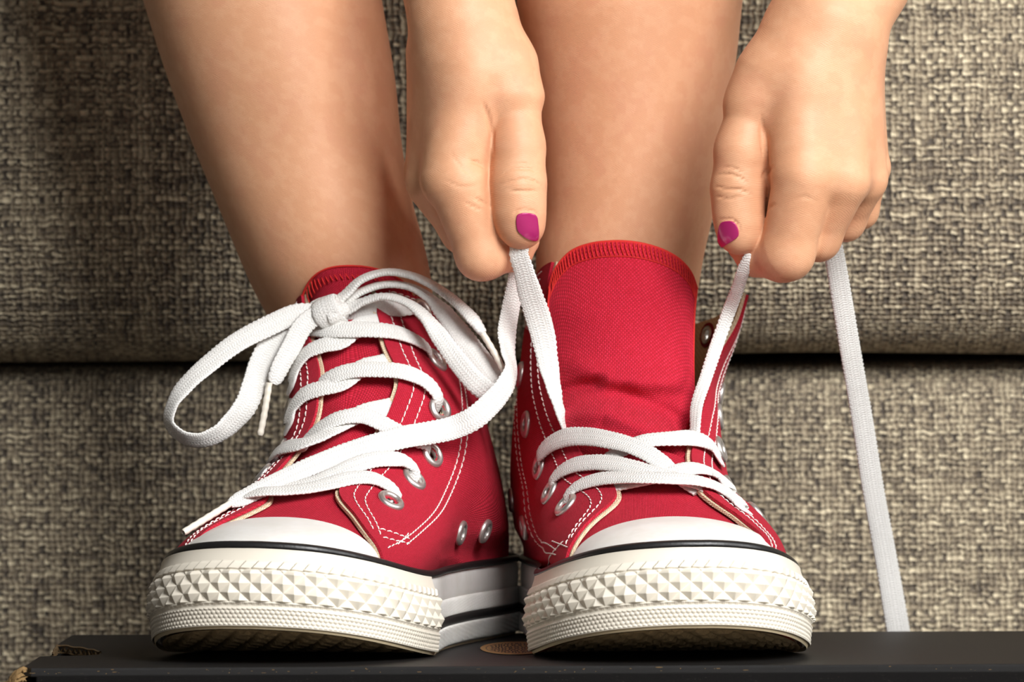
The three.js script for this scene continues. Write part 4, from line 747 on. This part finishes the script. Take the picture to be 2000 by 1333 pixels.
function makeHand({ palm, fingers, thumb, creases, webRow, front }) {
  const web = P(1000, webRow, -0.1).y;                // above the web the thumb flows into the hand, below it a fold parts them
  const base = (x, y, z) => {
    let d = dChain(palm, 0.0075, x, y, z);
    for (const c of fingers) d = smin(d, dChain(c, 0.0035, x, y, z), 0.0018);
    return smin(d, dChain(thumb, 0.005, x, y, z), lerp(0.0012, 0.0065, sstep(web - 0.006, web + 0.004, y)));
  };
  // creases: thin grooves laid on the skin, [polyline px, depth mm, width mm]
  const groove = [];
  for (const [pl, dep, r] of creases) { const pts = pl.map(([x, y]) => traceSkin(base, x, y, front)).filter(Boolean); const c = new THREE.CatmullRomCurve3(pts).getPoints(14);
    for (let i = 0; i + 1 < c.length; i++) { const a = c[i], b = c[i + 1], t = (i + 0.5) / (c.length - 1), w = Math.sin(Math.PI * clamp(t, 0.06, 0.94)); groove.push({ ax: a.x, ay: a.y, az: a.z, bx: b.x - a.x, by: b.y - a.y, bz: b.z - a.z, l2: a.distanceToSquared(b), r0: 0, r1: 0, dep: dep * 0.0015 * w, r: r * 0.001 * 1.1 }); } }
  let bb = [9, 9, 9, -9, -9, -9]; for (const q of groove) { bb = [Math.min(bb[0], q.ax), Math.min(bb[1], q.ay), Math.min(bb[2], q.az), Math.max(bb[3], q.ax), Math.max(bb[4], q.ay), Math.max(bb[5], q.az)]; }
  const m = 0.004, f = (x, y, z) => {
    let d = base(x, y, z);
    if (groove.length && Math.abs(d) < 0.004 && x > bb[0] - m && x < bb[3] + m && y > bb[1] - m && y < bb[4] + m && z > bb[2] - m && z < bb[5] + m) {
      let best = 0; for (const q of groove) { const s = dBone(q, x, y, z); if (s < q.r * 3) { const g = q.dep * Math.exp(-((s / q.r) ** 2)); if (g > best) best = g; } } d += best;
    }
    return d;
  };
  return f;
}
const handL = makeHand({
  palm: [...chain([905, -330, -0.150, 128], [890, -60, -0.118, 104], [900, 45, -0.112, 98]),
    ...chain([905, 45, -0.112, 92], [925, 150, -0.107, 82], [882, 350, -0.1015, 62]), bone([892, 120, -0.113, 78], [850, 350, -0.118, 56]), bone([878, 120, -0.119, 70], [840, 335, -0.132, 50]), bone([866, 110, -0.124, 62], [838, 310, -0.145, 44]),
    ...chain([945, 70, -0.110, 64], [984, 130, -0.107, 57], [1003, 195, -0.1045, 52]), bone([960, 120, -0.115, 58], [948, 270, -0.110, 40]), bone([940, 200, -0.110, 46], [930, 345, -0.108, 44])],
  fingers: [chain([896, 358, -0.100, 62], [938, 498, -0.1035, 46], [948, 499, -0.105, 43], [1000, 490, -0.111, 37], [1022, 470, -0.116, 32]), chain([850, 358, -0.118, 56], [906, 452, -0.119, 42], [955, 468, -0.128, 36]), chain([840, 340, -0.132, 50], [888, 424, -0.137, 38], [940, 438, -0.146, 32]), chain([838, 315, -0.145, 44], [872, 395, -0.151, 34], [920, 400, -0.157, 29])],
  thumb: chain([1005, 202, -0.104, 52], [1012, 290, -0.1005, 48], [1012, 360, -0.0985, 50], [1014, 415, -0.0975, 46], [1018, 444, -0.0975, 44]),
  creases: [[[[976, 343], [1000, 331], [1030, 329], [1054, 338]], 0.42, 0.42], [[[980, 362], [1010, 352], [1036, 352], [1058, 364]], 0.55, 0.42], [[[990, 371], [1020, 374], [1050, 372]], 0.40, 0.4], [[[985, 328], [1015, 320], [1048, 326]], 0.2, 0.45], [[[918, 314], [938, 321], [962, 334]], 0.9, 0.55], [[[924, 386], [940, 394], [960, 404]], 0.4, 0.5], [[[905, 395], [925, 404], [944, 412]], 0.25, 0.5], [[[944, 204], [952, 225], [960, 262], [964, 300]], 0.9, 0.7], [[[1004, 424], [1008, 414], [1024, 410], [1044, 414], [1052, 424]], 0.35, 0.4], [[[880, 300], [905, 330], [925, 345]], 0.15, 0.6], [[[865, 350], [900, 365], [935, 362]], 0.15, 0.6]],
  webRow: 200, front: -0.06,
});
const handR = makeHand({
  palm: [...chain([1735, -330, -0.160, 150], [1660, -70, -0.122, 122], [1622, 45, -0.110, 114]),
    ...chain([1600, 60, -0.109, 98], [1572, 150, -0.103, 82], [1570, 332, -0.0945, 66]), bone([1618, 110, -0.108, 88], [1642, 345, -0.100, 60]), bone([1640, 110, -0.114, 80], [1682, 345, -0.113, 52]), bone([1650, 110, -0.124, 72], [1693, 322, -0.129, 44]),
    ...chain([1545, 95, -0.106, 68], [1502, 150, -0.1045, 59], [1470, 215, -0.1035, 49]), bone([1530, 130, -0.112, 58], [1520, 280, -0.114, 42]), bone([1524, 210, -0.111, 44], [1512, 350, -0.110, 42]), bone([1512, 350, -0.110, 42], [1500, 440, -0.113, 36])],
  fingers: [chain([1570, 345, -0.0925, 60], [1537, 494, -0.1000, 52], [1526, 500, -0.102, 46], [1478, 502, -0.109, 36], [1452, 480, -0.114, 32]), chain([1645, 352, -0.0985, 53], [1598, 466, -0.109, 42], [1540, 470, -0.118, 36]), chain([1683, 352, -0.113, 48], [1650, 431, -0.123, 38], [1580, 432, -0.134, 33]), chain([1697, 330, -0.130, 42], [1680, 412, -0.137, 33], [1620, 412, -0.147, 28])],
  thumb: chain([1469, 205, -0.1032, 50], [1448, 295, -0.1020, 48], [1441, 370, -0.1025, 48], [1443, 425, -0.1022, 44], [1445, 456, -0.1022, 43]),
  creases: [[[[1398, 345], [1415, 340], [1440, 345], [1462, 358]], 0.42, 0.42], [[[1396, 364], [1418, 369], [1445, 371], [1468, 380]], 0.55, 0.42], [[[1398, 384], [1420, 388], [1450, 384]], 0.4, 0.4], [[[1404, 330], [1430, 328], [1456, 340]], 0.2, 0.45], [[[1512, 328], [1500, 334], [1488, 346]], 0.9, 0.55], [[[1512, 400], [1500, 408], [1487, 418]], 0.7, 0.5], [[[1488, 226], [1487, 250], [1488, 280], [1490, 320]], 0.6, 0.6], [[[1402, 440], [1408, 430], [1426, 428], [1440, 436], [1444, 452]], 0.35, 0.4], [[[1540, 400], [1570, 385], [1600, 395]], 0.15, 0.7]],
  webRow: 215, front: -0.05,
});
{
  const girl = thing('person', 'seated person with bare legs and pink thumbnails pulling the laces of one sneaker', 'person');
  const geos = [];
  const yTop = 0.236;
  for (const [f, x0, x1, z0, z1] of [[handL, 760, 1085, -0.175, -0.068], [handR, 1375, 1775, -0.175, -0.058]]) {
    const a = P(x0, 570, -0.1), b = P(x1, 0, -0.1);
    geos.push(wrapUv(surfaceNets([a.x, a.y, z0], [b.x, yTop, z1], 0.00085, f), (a.x + b.x) / 2, -0.115, 0.022));
  }
  // forearms above the frame up to the elbow, then upper arms
  for (const [f, js] of [[handL, [[905, -345, -0.152, 112], [920, -900, -0.20, 165], [760, -1500, -0.33, 190]]], [handR, [[1737, -345, -0.162, 132], [1880, -860, -0.20, 175], [1700, -1480, -0.33, 195]]]]) {
    const up = chain(...js), g = (x, y, z) => smin(f(x, y, z), dChain(up, 0.02, x, y, z), 0.003), J = js.map((j) => P(j[0], j[1], j[2]));
    const lo = [Math.min(...J.map((p) => p.x)) - 0.05, yTop - 0.007, Math.min(...J.map((p) => p.z)) - 0.05], hi = [Math.max(...J.map((p) => p.x)) + 0.05, Math.max(...J.map((p) => p.y)) + 0.05, -0.08];
    geos.push(wrapUv(surfaceNets(lo, hi, 0.0025, g), J[1].x, -0.15, 0.03));
  }
  // lower legs: rows of [row, centre px, half width px, depth z, depth ratio]
  const legs = [
    [[-1000, 300, 225, -0.30, 1], [-760, 345, 255, -0.245, 1], [-600, 385, 262, -0.200, 1], [-300, 447, 250, -0.192, 1.02], [0, 513, 233, -0.186, 1.0], [150, 549, 222, -0.184, 0.98], [290, 583, 203, -0.183, 0.98], [400, 616, 191, -0.182, 1.0], [470, 640, 186, -0.182, 1.0], [540, 662, 179, -0.183, 0.98], [612, 683, 164, -0.186, 0.94], [700, 706, 138, -0.190, 0.92], [800, 722, 125, -0.192, 0.92]],
    [[-1000, 1345, 225, -0.30, 1], [-760, 1310, 255, -0.245, 1], [-600, 1288, 262, -0.200, 1], [-300, 1250, 245, -0.190, 1.02], [0, 1230, 221, -0.186, 1.0], [100, 1232, 208, -0.185, 0.98], [220, 1232, 190, -0.184, 0.98], [400, 1227, 170, -0.183, 1.0], [500, 1211, 164, -0.183, 1.0], [560, 1207, 158, -0.184, 1.0], [700, 1205, 140, -0.188, 0.95], [800, 1205, 128, -0.190, 0.95]],
  ];
  for (const [k, rows] of legs.entries()) {
    const T = table(rows), nv = 260, nu = 120, r0 = rows[0][0], r1 = rows[rows.length - 1][0];
    const g = gridGeo(nu, nv, (u, v) => { const row = lerp(r1, r0, v), [cx, hw, z, dr] = T(row), c = P(cx, row, z), R = hw * SC(z), a = u * Math.PI * 2, s = Math.sin(a), co = -Math.cos(a);
      const shin = 1 + 0.03 * Math.exp(-(((a - Math.PI - (k ? -0.1 : 0.15)) / 0.4) ** 2)) * sstep(560, 200, row) + 0.006 * (wave(a * 1.3 + k * 9, row / 130) - 0.5);
      return [V(c.x + R * s * -1, c.y, c.z + R * dr * co * shin), a * 0.035, c.y]; });
    const q = g.attributes.normal; let s = 0; for (let i = 0; i < q.count; i++) s += q.getZ(i) * (g.attributes.position.getZ(i) + 0.19); if (s < 0) { const ix = g.index.array; for (let i = 0; i < ix.length; i += 3) { const t = ix[i + 1]; ix[i + 1] = ix[i + 2]; ix[i + 2] = t; } g.computeVertexNormals(); }
    weldSeam(g, nu, nv); geos.push(g);
    // thigh lying back on the seat
    const kn = P(rows[0][1], rows[0][0] + 30, -0.30), hip = V(k ? 0.09 : -0.09, 0.405, -0.78);
    const th = tubeGeo([kn.clone().add(V(0, -0.02, 0.085)), kn.clone().add(V(0, 0.005, 0.04)), kn, kn.clone().lerp(hip, 0.5), hip], (v) => v < 0.12 ? lerp(0.012, 0.045, Math.sqrt(v / 0.12)) : lerp(0.045, 0.066, v), 40, 30);
    geos.push(th);
  }
  part('body', mergeGeometries(geos.map((g) => { if (!g.index) g.setIndex([...Array(g.attributes.position.count).keys()]); for (const n of Object.keys(g.attributes)) if (!['position', 'normal', 'uv'].includes(n)) g.deleteAttribute(n); return g; })), M.skin, girl);
  // thumbnails: rounded patches laid on the thumb's skin
  const nail = (f, poly, front, label) => {
    const c = new THREE.CatmullRomCurve3(poly.map(([x, y]) => V(x, y, 0)), true, 'catmullrom', 0.5), ctr = poly.reduce((a, [x, y]) => [a[0] + x / poly.length, a[1] + y / poly.length], [0, 0]);
    const mk = (lift) => (u, v) => { const e = c.getPoint(u % 1), x = lerp(ctr[0], e.x, v), y = lerp(ctr[1], e.y, v), p = traceSkin(f, x, y, front), n = gradOf(f, p, 0.0012); return [p.addScaledVector(n, lift * (v > 0.93 ? Math.sqrt(Math.max(0, 1 - ((v - 0.93) / 0.07) ** 2)) : 1) - 0.0001), x * 0.001, y * 0.001]; };
    const g = gridGeo(48, 24, mk(0.00062)); if (g.attributes.normal.getZ(60) < 0) { const ix = g.index.array; for (let i = 0; i < ix.length; i += 3) { const t = ix[i + 1]; ix[i + 1] = ix[i + 2]; ix[i + 2] = t; } g.computeVertexNormals(); }
    weldSeam(g, 48, 24);
    part('thumbnail', g, M.nail, girl, label);
  };
  nail(handL, [[1008, 424], [1016, 417], [1032, 416], [1047, 421], [1051, 440], [1052, 462], [1047, 471], [1032, 468], [1018, 459], [1009, 447]], -0.06, 'painted magenta nail');
  nail(handR, [[1408, 436], [1418, 432], [1432, 433], [1441, 444], [1443, 460], [1434, 469], [1420, 478], [1408, 485], [1403, 474], [1403, 452]], -0.05, 'painted magenta nail');
}

renderer.render(scene, camera);
